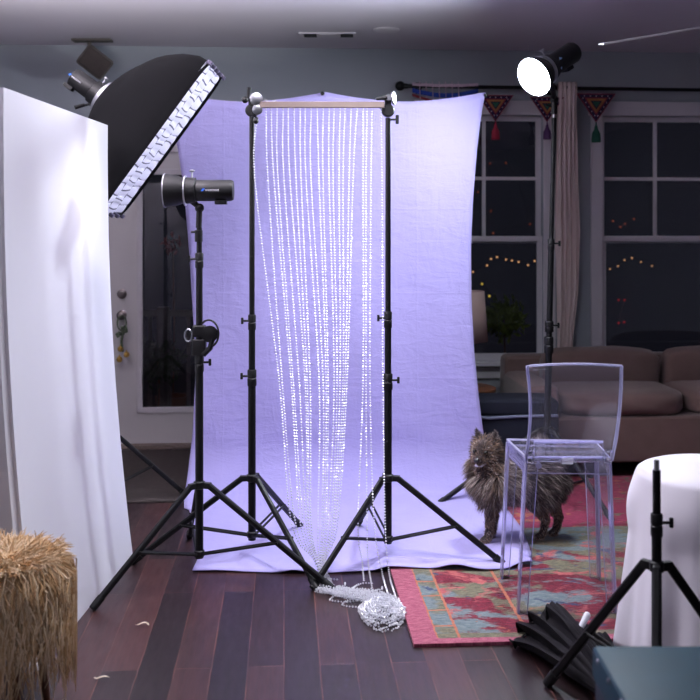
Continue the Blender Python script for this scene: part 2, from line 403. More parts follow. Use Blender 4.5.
def window(name, x0, x1, cols):
    e = bpy.data.objects.new(name, None); COL.objects.link(e); e['kind'] = 'structure'; e.rotation_euler = (0, 0, TH)
    f = MB(); y = WALLY - .012; cw = .085
    f.box((x0 - cw / 2, y, (wz0 + wz1) / 2), (cw, .024, wz1 - wz0 + .02), bev=.004); f.box((x1 + cw / 2, y, (wz0 + wz1) / 2), (cw, .024, wz1 - wz0 + .02), bev=.004)
    f.box(((x0 + x1) / 2, y, wz1 + .05), (x1 - x0 + 2 * cw + .03, .03, .1), bev=.004)
    f.build('window_frame', M['white_paint'], e, smooth=0, local=True)
    f = MB(); f.box(((x0 + x1) / 2, WALLY - .03, wz0 - .015), (x1 - x0 + 2 * cw + .06, .08, .03), bev=.006)
    f.box(((x0 + x1) / 2, WALLY - .01, wz0 - .075), (x1 - x0 + 2 * cw, .02, .09), bev=.004)
    f.build('window_sill', M['white_paint'], e, smooth=0, local=True)
    zm = W(500, 241).z
    for nm, a, b, yy in (('upper_sash', zm - .015, wz1, WALLY + .07), ('lower_sash', wz0, zm + .035, WALLY + .035)):
        f = MB(); s_ = .035
        f.box((x0 + s_ / 2, yy, (a + b) / 2), (s_, .03, b - a)); f.box((x1 - s_ / 2, yy, (a + b) / 2), (s_, .03, b - a))
        f.box(((x0 + x1) / 2, yy, a + .025), (x1 - x0, .032, .05)); f.box(((x0 + x1) / 2, yy, b - .018), (x1 - x0, .032, .036))
        sash = f.build(nm, M['white_paint'], e, smooth=0, local=True)
        if nm == 'upper_sash':
            f = MB(); f.box(((x0 + x1) / 2, yy, (a + b) / 2), (.024, .02, b - a - .04)); f.box(((x0 + x1) / 2, yy - .002, W(500, 178).z), (x1 - x0 - .05, .02, .024))
            f.build('muntin', M['white_paint'], sash, smooth=0, local=True)
        f = MB(); f.box(((x0 + x1) / 2, yy + .006, (a + b) / 2), (x1 - x0 - .03, .004, b - a - .03)); f.build('pane', M['pane'], sash, smooth=0, local=True)
    return e
window('window_1', w1a, w1b, 2); window('window_2', w2a, w2b, 2)

# glazed entry door
d = bpy.data.objects.new('door_1', None); COL.objects.link(d); d['kind'] = 'structure'; d.rotation_euler = (0, 0, TH)
f = MB()
for x in (dL - .045, dR + .045): f.box((x, WALLY - .012, dT / 2 + .02), (.09, .024, dT + .04), bev=.004)
f.box(((dL + dR) / 2, WALLY - .012, dT + .045), (dR - dL + .2, .026, .09), bev=.004)
f.build('door_frame', M['white_paint'], d, smooth=0, local=True)
gL, gR, gB, gT = W(142, 300).x, W(201, 300).x, W(150, 408).z, W(150, 174).z
f = MB(); yy = WALLY + .03
f.box(((dL + gL) / 2, yy, dT / 2), (gL - dL, .045, dT - .01)); f.box(((dR + gR) / 2, yy, dT / 2), (dR - gR, .045, dT - .01))
f.box(((gL + gR) / 2, yy, gB / 2), (gR - gL, .045, gB)); f.box(((gL + gR) / 2, yy, (gT + dT) / 2), (gR - gL, .045, dT - gT - .005))
slab = f.build('door_panel', M['door_paint'], d, smooth=0, local=True)
f = MB()
for x in (gL - .015, gR + .015): f.box((x, yy - .028, (gB + gT) / 2), (.04, .02, gT - gB + .07), bev=.006)
for z in (gB - .015, gT + .015): f.box(((gL + gR) / 2, yy - .028, z), (gR - gL + .07, .02, .04), bev=.006)
f.build('glazing_bead', M['white_paint'], slab, smooth=0, local=True)
f = MB(); f.box(((gL + gR) / 2, yy, (gB + gT) / 2), (gR - gL, .006, gT - gB)); f.build('pane', M['pane'], slab, smooth=0, local=True)
for nm, py, prof in (('deadbolt', 294, [(0, .032), (.012, .034), (.018, .02), (.03, .018), (.032, .004)]), ('door_knob', 315, [(0, .032), (.008, .033), (.014, .012), (.035, .012), (.04, .026), (.06, .03), (.075, .02), (.08, .004)])):
    p = W(122, py); f = MB(); f.lathe(prof, (p.x, yy - .022, p.z), (0, -1, 0)); f.build(nm, M['old_nickel'], d, local=True)
f = MB(); f.box(((dL + dR) / 2, WALLY - .01, .012), (dR - dL, .12, .024), bev=.006); f.build('threshold', M['slat_wood'], d, smooth=0, local=True)

# bells on a strap hanging from the knob
p = W(122, 318, .07); kn = rm(p.x, p.y, p.z)
t = thing('bell_hanger', 'three brass jingle bells on a knotted strap hanging on the door knob', 'bells', (kn.x, kn.y, kn.z - .3))
f = MB(); f.path([kn + Vector((.03 * math.cos(a), -.005, -.035 + .05 * math.sin(a))) for a in np.linspace(.3, 2 * PI + .3, 20)], .006, 6)
f.path([kn + Vector((.004 * math.sin(k), 0, -.07 - .02 * k)) for k in range(9)], .009, 6)
strap = f.build('strap', M['leaf_green'], t)
f = MB()
for k in range(14):
    a = k * 2.4; q = kn + Vector((.028 * math.cos(a), -.012, -.09 + .03 * math.sin(a * 1.7)))
    f.ball(q, .018, 6, 0, (1, .4, .6), Euler((a, a * .7, a)).to_matrix())
f.build('leaf_bunch', M['leaf_green'], strap)
for px, py in ((120.5, 349), (126.5, 354.5), (119.5, 359.5)):
    q = W(px, py, .07); q = rm(q.x, q.y, q.z); f = MB(); f.ball(q, .021, 16); f.tube(q + Vector((0, 0, .018)), q + Vector((0, 0, .03)), .005, .005, 8)
    f.box(q + Vector((0, -.0205, -.006)), (.022, .003, .003)); f.build('bell', M['brass'], t)

# ------------------------------------------------------------------ outside, seen through the glass
f = MB(); f.box((0, 10, -.25), (16, 5.6, .1)); o = f.build('porch_deck', M['night_ground'], smooth=0, loc=(0, 10, -.2)); tag(o, 'dark porch deck outside beyond the windows and door', 'porch', kind='structure')
rail = thing('porch_railing', 'dim porch railing seen through the door glass', 'railing', (-1.5, 8.3, -.2))
f = MB(); f.box((-1.6, 8.3, .81), (3.2, .05, .05)); f.box((-1.6, 8.3, -.05), (3.2, .04, .05)); f.build('rail', M['porch_wood'], rail)
for k in range(20):
    f = MB(); f.box((-3.1 + k * .16, 8.3, .38), (.03, .03, .82)); f.build('baluster', M['porch_wood'], rail, smooth=0)
f = MB(); f.box((-1.55, 8.3, .33), (.09, .09, 1.06)); f.build('post', M['porch_wood'], rail, smooth=0)
def shrub(name, label, c, r, mat, n, pot=True, seed=1):
    rg = random.Random(seed)
    t = thing(name, label, 'plant', (c.x, c.y, -.2))
    if pot:
        f = MB(); f.lathe([(0, .1), (.02, .11), (.22, .15), (.25, .155), (.25, .13), (.2, .12)], (c.x, c.y, -.2)); f.build('pot', M['table_wood'], t)
    f = MB(); f.path([(c.x, c.y, .0), (c.x + .01, c.y, (c.z) * .5), (c.x, c.y, c.z)], .006, 6); f.build('stem', M['table_wood'], t)
    f = MB()
    for k in range(n):
        dv = Vector((rg.gauss(0, 1), rg.gauss(0, 1), rg.gauss(0, .7))).normalized() * r * rg.uniform(.5, 1)
        R = Euler((rg.uniform(0, 6), rg.uniform(0, 6), rg.uniform(0, 6))).to_matrix(); L = .07
        f.add([c + dv + R @ Vector(q) for q in ((0, 0, 0), (L * .5, L * .22, .01), (L, 0, 0), (L * .5, -L * .22, .01))], [(0, 1, 2, 3)])
    f.build('foliage', mat, t, smooth=0)
    return t
shrub('porch_plant', 'yellow-green leafy porch plant seen through the left window', P(504, 318, 8.2), .17, M['foliage'], 420, True, 3)
shrub('wicker_planter', 'pale grey bushy plant low behind the door glass', P(158, 362, 8.0), .2, M['leaf_green'], 420, True, 4)
shrub('red_flower', 'red flowering plant high behind the door glass', P(173, 245, 8.75), .08, M['petal_red'], 30, True, 5)
def string_lights(label, pts, mat, Y, r):
    w = [P(a, b, Y) for a, b in pts]; c = w[len(w) // 2]
    t = thing('string_lights', label, 'string lights', (c.x, c.y, c.z), group='string lights outside in the dark')
    f = MB(); f.path([q + Vector((0, 0, r + .001)) for q in w], .0018, 5); f.build('wire', M['black_plastic'], t)
    for q in w:
        f = MB(); f.ball(q, r * .78, 10); f.build('bulb', mat, t)
string_lights('warm white string lights draped behind the lower pane of the left window', [(473, 272), (487, 265.5), (491, 259), (497, 257), (506, 259.5), (512, 260.6), (518.6, 262), (528, 265), (534.6, 261), (540, 267.5)], M['bulb_warm'], 9.6, .0125)
string_lights('warm white string lights rising behind the lower pane of the right window', [(603.5, 274), (610, 269), (618, 266), (624.5, 260), (632, 258), (641, 262), (652, 266)], M['bulb_warm'], 9.7, .011)
string_lights('faint orange bulbs scattered behind the upper pane of the left window', [(478, 192), (490, 163.5), (506, 163), (517, 179), (530, 224), (493, 233), (491, 211)], M['bulb_orange'], 9.8, .01)
string_lights('faint orange bulbs behind the upper pane of the right window', [(613, 221), (620.5, 227), (625, 224), (634, 219)], M['bulb_orange'], 9.8, .011)
string_lights('red bulbs low behind the right window', [(618.6, 300), (624.5, 300), (618.6, 323), (624, 322)], M['bulb_red'], 9.8, .012)
string_lights('one red and one yellow bulb beside the lamp shade in the left window', [(482, 284), (489.3, 296)], M['bulb_yellow'], 9.5, .014)

# ------------------------------------------------------------------ floor coverings
p = G(414, 648)
RUG = p.copy(); f = MB(); RW, RD = 2.35, 2.36
nx, ny = 60, 60
def rugtop(u, v): return Vector((u * RW, v * RD, .012 + .002 * math.sin(u * 30) * math.sin(v * 23)))
f.grid(rugtop, nx, ny)
per = [(0, 0), (RW, 0), (RW, RD), (0, RD)]
for k in range(4):
    a, b = per[k], per[(k + 1) % 4]; f.add([(a[0], a[1], 0), (b[0], b[1], 0), (b[0], b[1], .013), (a[0], a[1], .013)], [(0, 1, 2, 3)])
rug = f.build('area_rug', M['rug'], local=True, smooth=0)
rug.location = (p.x, p.y, .001); rug.rotation_euler = (0, 0, TH)
tag(rug, 'worn multicoloured rug with pink border under the clear stool and dog', 'rug')
a, b = W(128, 440, .1), W(128, 440, 1.5)
f = MB(); f.box((.47, 0, .006), (.98, 1.3, .012), bev=.004)
o = f.build('door_mat', M['mat_cloth'], local=True, smooth=0); q = rm(dL - .1, 6.2); o.location = (q.x, q.y, 0); o.rotation_euler = (0, 0, TH)
tag(o, 'dark grey mat on the floor in front of the glazed door', 'mat')

# ------------------------------------------------------------------ light stands
def stand(label, base, feet, hub, low, secs, collars, top=None, legr=.0125, knobs=True, spigot=True):
    """secs: (z0, z1, r) tubes; collars: (z, height, r, knob angle)"""
    bx, by = base
    t = thing('light_stand', label, 'light stand', (bx, by, 0), group='black tripod light stands')
    lean = Vector(top) - Vector((bx, by, secs[-1][1])) if top is not None else Vector((0, 0, 0))
    zt = secs[-1][1]
    A = lambda z: Vector((bx, by, z)) + Vector((lean.x, lean.y, 0)) * (z / zt)
    for z0, z1, r in secs:
        f = MB(); f.tube(A(z0), A(z1), r, r, 16); f.build('tube', M['black_metal'], t)
    for z, h, r, ang in collars:
        f = MB(); f.lathe([(0, r * .92), (.004, r), (h * .45, r), (h * .5, r * .86), (h * .55, r), (h - .004, r), (h, r * .9)], A(z), (0, 0, 1), 16)
        c = f.build('collar', M['black_plastic'], t)
        if ang is not None:
            dv = Vector((math.cos(ang), math.sin(ang), 0)); a = A(z + h * .6)
            f = MB(); f.tube(a + dv * r * .8, a + dv * (r + .02), .005); f.box(a + dv * (r + .026), (.012, .012, .03), frame(Vector((0, 0, 1)), dv), bev=.004)
            f.build('knob', M['aluminium'] if ang < 0 else M['black_plastic'], c)
    r0 = secs[0][2]
    f = MB(); f.lathe([(0, r0 * 1.1), (.004, r0 * 1.45), (.03, r0 * 1.45), (.034, r0 * 1.1)], A(hub - .016), (0, 0, 1), 16)
    for fx, fy in feet:
        dv = (Vector((fx, fy, 0)) - Vector((bx, by, 0))).normalized(); f.box(A(hub) + dv * (r0 * 1.45 + .012), (.034, .022, .026), frame(Vector((0, 0, 1)), dv), bev=.004)
    f.build('leg_hub', M['black_plastic'], t)
    f = MB(); f.lathe([(0, r0 * 1.05), (.004, r0 * 1.3), (.026, r0 * 1.3), (.03, r0 * 1.05)], A(low - .015), (0, 0, 1), 16); f.build('brace_hub', M['black_plastic'], t)
    for fx, fy in feet:
        dv = (Vector((fx, fy, 0)) - Vector((bx, by, 0))).normalized()
        a = A(hub) + dv * (r0 * 1.45 + .02); b = Vector((fx, fy, legr))
        F = frame(b - a, Vector((0, 0, 1)).cross(dv))
        f = MB(); w, h_ = legr * .8, legr
        pts = [(-w, -h_ * .6), (-w * .6, -h_), (w * .6, -h_), (w, -h_ * .6), (w, h_ * .6), (w * .6, h_), (-w * .6, h_), (-w, h_ * .6)]
        f.ring_loft([[q + F @ Vector((u, v, 0)) for u, v in pts] for q in (a, b)])
        leg = f.build('leg', M['black_metal'], t)
        f = MB(); e = (b - a).normalized(); f.tube(b - e * .05, b + e * .004, legr * 1.35, legr * 1.25, 12); f.build('rubber_foot', M['black_plastic'], leg)
        mid = a.lerp(b, .56); f = MB(); c = A(low) + dv * r0 * 1.2
        side = Vector((0, 0, 1)).cross(dv) * .012
        for s_ in (1, -1): f.tube(c + side * s_, mid + side * s_, .0055, .0055, 8)
        f.tube(mid - side * 1.5, mid + side * 1.5, .006, .006, 8)
        f.build('brace', M['black_metal'], t)
    if spigot:
        f = MB(); f.tube(A(zt), A(zt) + Vector((0, 0, .03)), .008, .008, 12); f.build('spigot', M['steel'], t)
    return t, A
def xy(px, py):
    q = G(px, py); return (q.x, q.y)
# the pair that carries the bead curtain
zc = lambda py, Y: 1.5 + (230 - py) / 1000 * Y
YS = 4.55
stL, AL = stand('black light stand holding the left end of the wooden slat', (-.446, YS), [xy(316.5, 591), xy(132, 565), (-.25, 5.03)], zc(478, YS), .115,
    [(.09, zc(372, YS), .0175), (zc(372, YS), zc(322, YS), .015), (zc(322, YS), zc(112, YS), .0125)], [(zc(386, YS), .075, .021, PI), (zc(330, YS), .07, .018, PI)], spigot=False)
stR, AR = stand('black light stand holding the right end of the wooden slat', (.173, YS), [xy(313, 590.5), xy(504, 567), (.04, 5.06)], zc(478, YS), .095,
    [(.075, zc(378, YS), .0175), (zc(378, YS), zc(322, YS), .015), (zc(322, YS), zc(118, YS), .0125)], [(zc(390, YS), .075, .021, 0), (zc(328, YS), .075, .018, PI)], spigot=False)
# strobe stand in front of the left foam board
YL = 4.3
stS, AS = stand('black light stand carrying the strobe in front of the white board', (-.648, YL), [xy(93, 611), xy(333, 592), (-.78, 4.86)], zc(485, YL), .11,
    [(.09, zc(362, YL), .0175), (zc(362, YL), zc(262, YL), .0145), (zc(262, YL), zc(228, YL), .012)], [(zc(372, YL), .07, .02, 0), (zc(268, YL), .065, .018, PI)], spigot=False)
# clamp with a coiled lead on that stand
f = MB(); c = AS(zc(338, YL)); c = Vector(c) + Vector((0, 0, 0))
clampt = thing('cable_clamp', 'black clamp with a coiled cable on the strobe stand pole', 'clamp', (c.x, c.y, c.z))
f = MB(); f.box(c + Vector((0, 0, -.04)), (.06, .045, .07), bev=.008); f.box(c + Vector((.0, 0, .03)), (.055, .045, .05), bev=.008); f.path([c + Vector((.02, -.02, -.07)), c + Vector((.05, -.02, -.04)), c + Vector((.06, -.02, .0))], .012, 8); f.build('clamp_body', M['black_plastic'], clampt)
f = MB(); f.lathe([(0, .012), (.004, .034), (.02, .036), (.024, .012)], c + Vector((.045, -.01, .02)), (.2, -1, 0), 20); f.build('tension_dial', M['black_plastic'], clampt)
f = MB(); f.path([c + Vector((.045 + .042 * math.cos(a), -.03, .022 + .058 * math.sin(a))) for a in np.linspace(-1.2, 2.4, 18)], .0045, 6); f.build('cable', M['black_plastic'], clampt)
f = MB(); f.path([c + Vector((-.045 + .016 * math.cos(a), -.01, .012 + .026 * math.sin(a))) for a in np.linspace(0, 2 * PI, 18)], .004, 6); f.build('ring', M['steel'], clampt)
# tall stand at the right
YT = 5.5
stT, AT = stand('tall black light stand carrying the lit strobe by the curtain', (1.075, YT), [xy(437, 507), xy(612, 523), (1.45, 6.02)], .40, .08,
    [(.05, zc(348, YT), .019), (zc(348, YT), zc(246, YT), .0165), (zc(246, YT), zc(118, YT), .0125)], [(zc(353, YT), .09, .026, None), (zc(332, YT), .06, .024, 0), (zc(250, YT), .06, .019, 0)], top=(1.122, YT, 0))
# softbox stand behind the board
stB, AB = stand('black light stand behind the white board carrying the softbox', (-1.36, 5.42), [xy(187, 498), (-1.62, 5.95), (-1.72, 5.0)], .43, .08,
    [(.05, .95, .0175), (.95, 1.55, .015), (1.55, 2.12, .0125)], [(.91, .07, .021, 0), (1.51, .07, .018, PI)], spigot=False)
# low stand at the bottom right
stF, AF = stand('low black stand at the bottom right reaching a leg over the black cloth', (.92, 3.0), [xy(548, 687), (.80, 2.63), (1.30, 3.09)], .49, .16,
    [(.12, .62, .015), (.62, .78, .012)], [(.58, .07, .018, 0)], legr=.0135)

# grip heads at the ends of the slat (parts of their stands)
for (t, A, s, px, py) in ((stL, AL, -1, 252, 103), (stR, AR, 1, 388, 103)):
    c = P(px, py, YS)
    f = MB(); f.box(c + Vector((0, 0, -.02)), (.03, .035, .075), bev=.006); f.lathe([(-.02, .024), (-.012, .03), (.012, .03), (.02, .024)], c + Vector((0, 0, -.035)), (0, 1, 0), 20)
    gh = f.build('grip_head', M['black_plastic'], t)
    f = MB()
    if s < 0:
        f.lathe([(0, .006), (.002, .028), (.012, .03), (.016, .02)], c + Vector((.02, -.03, .012)), (.35, -1, .1), 20); f.lathe([(0, .006), (.002, .022), (.012, .024), (.016, .012)], c + Vector((.025, -.03, -.035)), (.3, -1, 0), 20)
    else:
        f.lathe([(0, .006), (.002, .03), (.01, .032), (.014, .02)], c + Vector((.02, -.005, .02)), (1, -.35, .05), 20); f.tube(c + Vector((0, -.02, .022)), c + Vector((0, -.035, .022)), .016, .014, 14)
    f.build('clamp_disc', M['steel'], gh)
    f = MB()
    if s < 0:
        f.tube(c + Vector((-.015, -.02, .02)), c + Vector((-.01, -.02, .068)), .007, .010, 10); f.ball(c + Vector((-.03, -.02, .012)), .016, 10)
        f.tube(c + Vector((.012, -.03, -.06)), c + Vector((.03, -.03, -.075)), .005, .005, 8); f.ball(c + Vector((.02, -.03, -.085)), .014, 10)
    else:
        f.tube(c + Vector((-.005, -.03, .022)), c + Vector((-.055, -.03, .014)), .011, .006, 10); f.tube(c + Vector((.01, 0, -.075)), c + Vector((.04, 0, -.075)), .005, .005, 8); f.box(c + Vector((.042, 0, -.075)), (.016, .014, .042), bev=.005)
    f.build('handle', M['black_plastic'], gh)

# ------------------------------------------------------------------ bead curtain
bc = thing('bead_curtain', 'clear crystal bead curtain hanging from a wooden slat and pooling on the floor', 'bead curtain', tuple(P(320, 102, YS)))
a, b = P(256, 105.2, YS - .03), P(384.5, 104.4, YS - .03)
f = MB(); f.box((a + b) / 2, ((b - a).length, .02, .028), frame(Vector((0, 0, 1)), b - a), bev=.003); f.build('header_slat', M['slat_wood'], bc, smooth=0)
for px in (266, 274.5):
    q = P(px, 101, YS - .03); f = MB(); f.path([q + Vector((.006 * math.cos(k), 0, .006 * math.sin(k))) for k in np.linspace(-PI / 2, 3 * PI / 2 - .3, 14)], .0015, 5); f.build('screw_eye', M['steel'], bc)
OCT_D = [Vector((math.cos(k * PI / 3), math.sin(k * PI / 3), 0)) for k in range(6)]
def bead(f, p, d, r, spin):
    F = frame(d, Vector((math.cos(spin), math.sin(spin), .1)))
    vs = [p + F @ Vector((0, 0, r * 1.0))] + [p + F @ (q * r * .92) for q in OCT_D] + [p - F @ Vector((0, 0, r * 1.0))]
    fs = [(0, 1 + k, 1 + (k + 1) % 6) for k in range(6)] + [(7, 1 + (k + 1) % 6, 1 + k) for k in range(6)]
    f.add(vs, fs)
def catmull(pts, n):
    pts = [Vector(p) for p in pts]; out = []
    q = [pts[0] * 2 - pts[1]] + pts + [pts[-1] * 2 - pts[-2]]
    for i in range(1, len(q) - 2):
        for k in range(n):
            t = k / n; p0, p1, p2, p3 = q[i - 1], q[i], q[i + 1], q[i + 2]
            out.append(.5 * ((2 * p1) + (p2 - p0) * t + (2 * p0 - 5 * p1 + 4 * p2 - p3) * t * t + (3 * p1 - p0 - 3 * p2 + p3) * t ** 3))
    out.append(pts[-1]); return out
def string_beads(f, pts, r, step, jit=0.0):
    line = catmull(pts, 24); acc = 0.0; nxt = 0.0; prev = line[0]
    for q in line[1:]:
        L = (q - prev).length
        while L > 0 and nxt <= acc + L:
            p = prev.lerp(q, (nxt - acc) / L)
            bead(f, p + Vector((random.gauss(0, jit), random.gauss(0, jit), random.gauss(0, jit))) if jit else p, (q - prev), r * random.uniform(.85, 1.1), random.uniform(0, 6)); nxt += step
        acc += L; prev = q
T0 = [258, 266, 271, 277, 283, 288, 294, 300, 305, 311, 317, 323, 329, 334, 340, 345, 351, 357, 363, 367, 372, 381]
T1 = [255, 268, 274, 278, 284, 290, 296, 301, 306, 311, 319, 323, 329, 333, 339, 343, 349, 353, 363, 366, 371, 382]
T2 = [279, 282, 291, 293, 299, 305, 307, 310, 319, 323, 326, 328, 334, 337, 340, 343, 345, 347, 363, 366, 370, 383]
T3 = [291, 295, 300, 303, 306, 308, 309, 311, 318, 322, 324, 326, 328, 331, 333, 334, 336, 338, 358, 367, 374, 385]
BR, BS = .0052, .0125
for k in range(22):
    if k < 18:
        u = k / 17
        pts = [P(T0[k], 109, YS - .03), P(T1[k], 180, YS - .03), P(T2[k], 380, YS - .05), P(T3[k], 520, 4.40 - .02 * math.sin(k * 2.1)),
               P(314 + u * 12, 560, 4.30 + .02 * math.sin(k * 1.7)), P(322 + u * 8 + 2 * math.sin(k), 580, 4.225), P(334 + 4 * math.sin(k * 1.3), 590.5, 4.13 + .012 * math.sin(k * 2.9))]
    else:
        end = {18: [(362, 560, 4.34), (364, 582, 4.20)], 19: [(368, 560, 4.34), (372, 588, 4.16)], 20: [(382, 572, 4.28), (388, 594, 4.07)], 21: [(389, 572, 4.28), (396, 598, 4.02)]}[k]
        pts = [P(T0[k], 109, YS - .03), P(T1[k], 180, YS - .03), P(T2[k], 380, YS - .05), P(T3[k], 520, 4.42)] + [P(*e) for e in end]
    for q in pts: q.z = max(q.z, .012)
    f = MB(); string_beads(f, pts, BR, BS)
    f.build('bead_strand', M['bead'], bc, smooth=0)
# the heap on the boards
f = MB()
def chain(pts): string_beads(f, pts, BR * .95, .0112, .0015)
for k in range(30):          # the bundle trailing in from the strands
    w_ = (k - 14.5) / 14.5; h_ = .006 + .040 * max(0, 1 - w_ * w_) * ((k * 7) % 5) / 4
    pts = []
    for i, (px, py, hw) in enumerate([(316 + (k % 4) * 3, 588, 3.0), (336, 591, 4.5), (358, 594.5, 5.5), (380, 598, 6.5), (396, 605, 7), (404 - (k % 3) * 3, 613, 6)]):
        g = G(px + 2 * math.sin(k * 1.7 + i), py + w_ * hw + .8 * math.sin(k * 2.3 + i * 1.9), h_); g.x = min(g.x, .205); pts.append(g)
    chain(pts)
hc_ = G(383, 615.5, 0)
for lay in range(4):
    for r_ in np.linspace(.10, 1.0 - .06 * lay, 9):
        a0 = random.uniform(0, 6.3); sgn = random.choice((-1, 1)); zz = .007 + .046 * (1 - r_ ** 2.2) * (1 - lay * .22) + .004 * lay
        cx_, cy_ = random.gauss(0, .006), random.gauss(0, .008)
        pts = []
        for q in np.linspace(0, 6.0, 15):
            a = a0 + sgn * q; rr = r_ * (1 + .07 * math.sin(3 * a + lay) + random.gauss(0, .03))
            v = hc_ + Vector((.092 * rr * math.cos(a) + cx_, .150 * rr * math.sin(a) + cy_, max(.006, zz + random.gauss(0, .004)))); v.x = min(v.x, .215); pts.append(v)
        chain(pts)
for c in ((331, 583), (368, 587), (357, 603), (345, 598)):
    string_beads(f, [G(c[0] + 14 * math.cos(a) * (1 + .2 * math.sin(3 * a)), c[1] + 4 * math.sin(a), .006) for a in np.linspace(0, 5.2, 9)], BR, BS)
for q in f.v: q.z = max(q.z, .0012)
o = f.build('bead_pile', M['bead'], bc, smooth=0); o['kind'] = 'stuff'; o['label'] = 'tangled heap of bead strings on the boards'

# ------------------------------------------------------------------ lavender backdrop
Ledge = [(95, 165), (120, 172), (150, 178), (190, 184), (250, 189), (300, 192), (366, 196), (430, 193), (480, 187), (498, 184)]
Redge = [(93, 485.5), (110, 482), (150, 477), (200, 473), (250, 471), (300, 471.5), (350, 474), (400, 479), (430, 483), (460, 487), (498, 496)]
def interp(tab, x): return float(np.interp(x, [a for a, _ in tab], [b for _, b in tab]))
prof = []
YT0, YB0 = 5.70, 5.66; ZT = zc(92, YT0); ZC = .32; RAD = .32
for k in range(40): q = k / 40; prof.append((YT0 + (YB0 - YT0) * q, ZT + (ZC - ZT) * q))
for k in range(16): a = k / 16 * PI / 2; prof.append((YB0 - RAD * (1 - math.cos(a)), ZC - (ZC - .006) * math.sin(a)))
for k in range(27): prof.append((YB0 - RAD - (YB0 - RAD - 4.37) * k / 26, .006))
NV = len(prof) - 1; NU = 72
def bd(u, v):
    i = min(NV, int(round(v * NV))); Y, z = prof[i]; py = 230 + (1.5 - z) * 1000 / Y
    uu = 2 * u - 1
    if z > .0065:
        xl = (interp(Ledge, py) - 350) / 1000 * Y; xr = (interp(Redge, py) - 350) / 1000 * Y
    else:
        s = (YB0 - RAD - Y) / (YB0 - RAD - 4.37)
        xl = -.86 + .17 * min(1, s * 1.4); xr = .83 + .03 * math.sin(s * 3) - .03 * s
    x = xl + (xr - xl) * u
    if i < 40:
        k = 1 - i / 40
        z -= .055 * (1 - abs(2 * abs(uu) - 1) ** 1.7) * k ** 6
        Y += .012 * math.sin(uu * 9 + z * 3) * (1 - k) * .6 + .03 * (1 - uu * uu) * k * (1 - k)
        # tension folds running in from the corners
        for cu in (-1, 1):
            dx, dz = abs(uu - cu), (1 - k)
            Y -= .02 * math.exp(-((dx - dz * 1.1) / .1) ** 2) * math.exp(-dz * 3) * dx
    else:
        if z < .05:
            z += .005 * max(0, math.sin(x * 7 + Y * 3)) + .003 * max(0, math.sin(x * 17 - Y * 9))
            z += .0135 * max(0.0, min(1.0, (x - (RUG.x - (Y - RUG.y) * .066) + .07) / .05))
            s = (YB0 - RAD - Y) / (YB0 - RAD - 4.37)
            if s > .9: z += .022 * math.exp(-((x - .46) / .07) ** 2) + .012 * math.exp(-((x + .25) / .05) ** 2); Y += .012 * math.sin(x * 8) + .05 * max(0, (x - .6) / .25)
            if s > .72 and x > .62: z += .022 * max(0, math.sin((x - .62) * 18 + Y * 4)) 
    return Vector((x, Y, max(z, .006)))
f = MB(); f.grid(bd, NU, NV)
bdo = f.build('backdrop_cloth', M['backdrop'], smooth=180, loc=(-.14, 5.2, 0), thick=.003)
tag(bdo, 'lavender fabric backdrop stretched upright and swept onto the floor behind the bead curtain', 'backdrop')
for px, py in ((486, 95), (322.5, 93.5), (165.5, 97)):
    q = P(px, py, YT0 - .01); f = MB(); f.lathe([(0, .006), (.002, .011), (.006, .011), (.008, .005)], q, (0, -1, 0), 14); f.box(q + Vector((0, .012, .0)), (.014, .02, .022), bev=.003)
    f.build('grommet_clip', M['black_plastic'], bdo)
bs = thing('backdrop_stand', 'black crossed-arm frame behind the lavender backdrop', 'backdrop stand', (-.14, 5.86, 0))
cx = P(486, 95, YT0); cl = P(165.5, 97, YT0); hubp = Vector((-.14, 5.84, 1.25))
f = MB(); f.tube((-.14, 5.86, .05), (-.14, 5.86, 1.35), .014); f.build('pole', M['black_metal'], bs)
for e in (cx + Vector((0, .02, 0)), cl + Vector((0, .02, 0)), Vector((-.80, 5.80, .32)), Vector((.56, 5.80, .32)), P(322.5, 93.5, YT0) + Vector((0, .02, 0))):
    f = MB(); f.tube(hubp, e, .008, .005, 8); f.build('arm', M['black_metal'], bs)
for e in ((-.55, 6.1), (.27, 6.1), (-.14, 5.72)):
    f = MB(); f.tube((-.14, 5.86, .3), (e[0], e[1], .012), .011, .011, 8); f.build('leg', M['black_metal'], bs)

# ------------------------------------------------------------------ white foam board at the left
vb = thing('foam_board', 'tall white foam board leaning upright at the left edge', 'reflector board', (-1.0, 4.0, 0))
def panel(p0, p1, lean, h, nm, bow=True):
    p0, p1, lean = Vector(p0), Vector(p1), Vector(lean); f = MB()
    n = Vector((0, 0, 1)).cross(p1 - p0).normalized() * .0125
    rings = []
    for k in range(17):
        b = k / 16; o_ = lean * b + Vector((-.034 * math.sin(PI * b) ** .9 if bow else 0, 0, h * b))
        rings.append([p0 + o_ + n, p1 + o_ + n, p1 + o_ - n, p0 + o_ - n])
    f.ring_loft(rings); return f.build(nm, M['board_white'], vb, smooth=40)
g0 = G(130, 554); g1 = Vector((-1.075, 3.40, 0))
panel(g0, g1, (-.115, .0, 0), 1.985, 'panel')
panel(g1 + Vector((-.004, -.013, 0)), g1 + Vector((-.9, .45, 0)), (-.115, 0, 0), 1.985, 'panel')

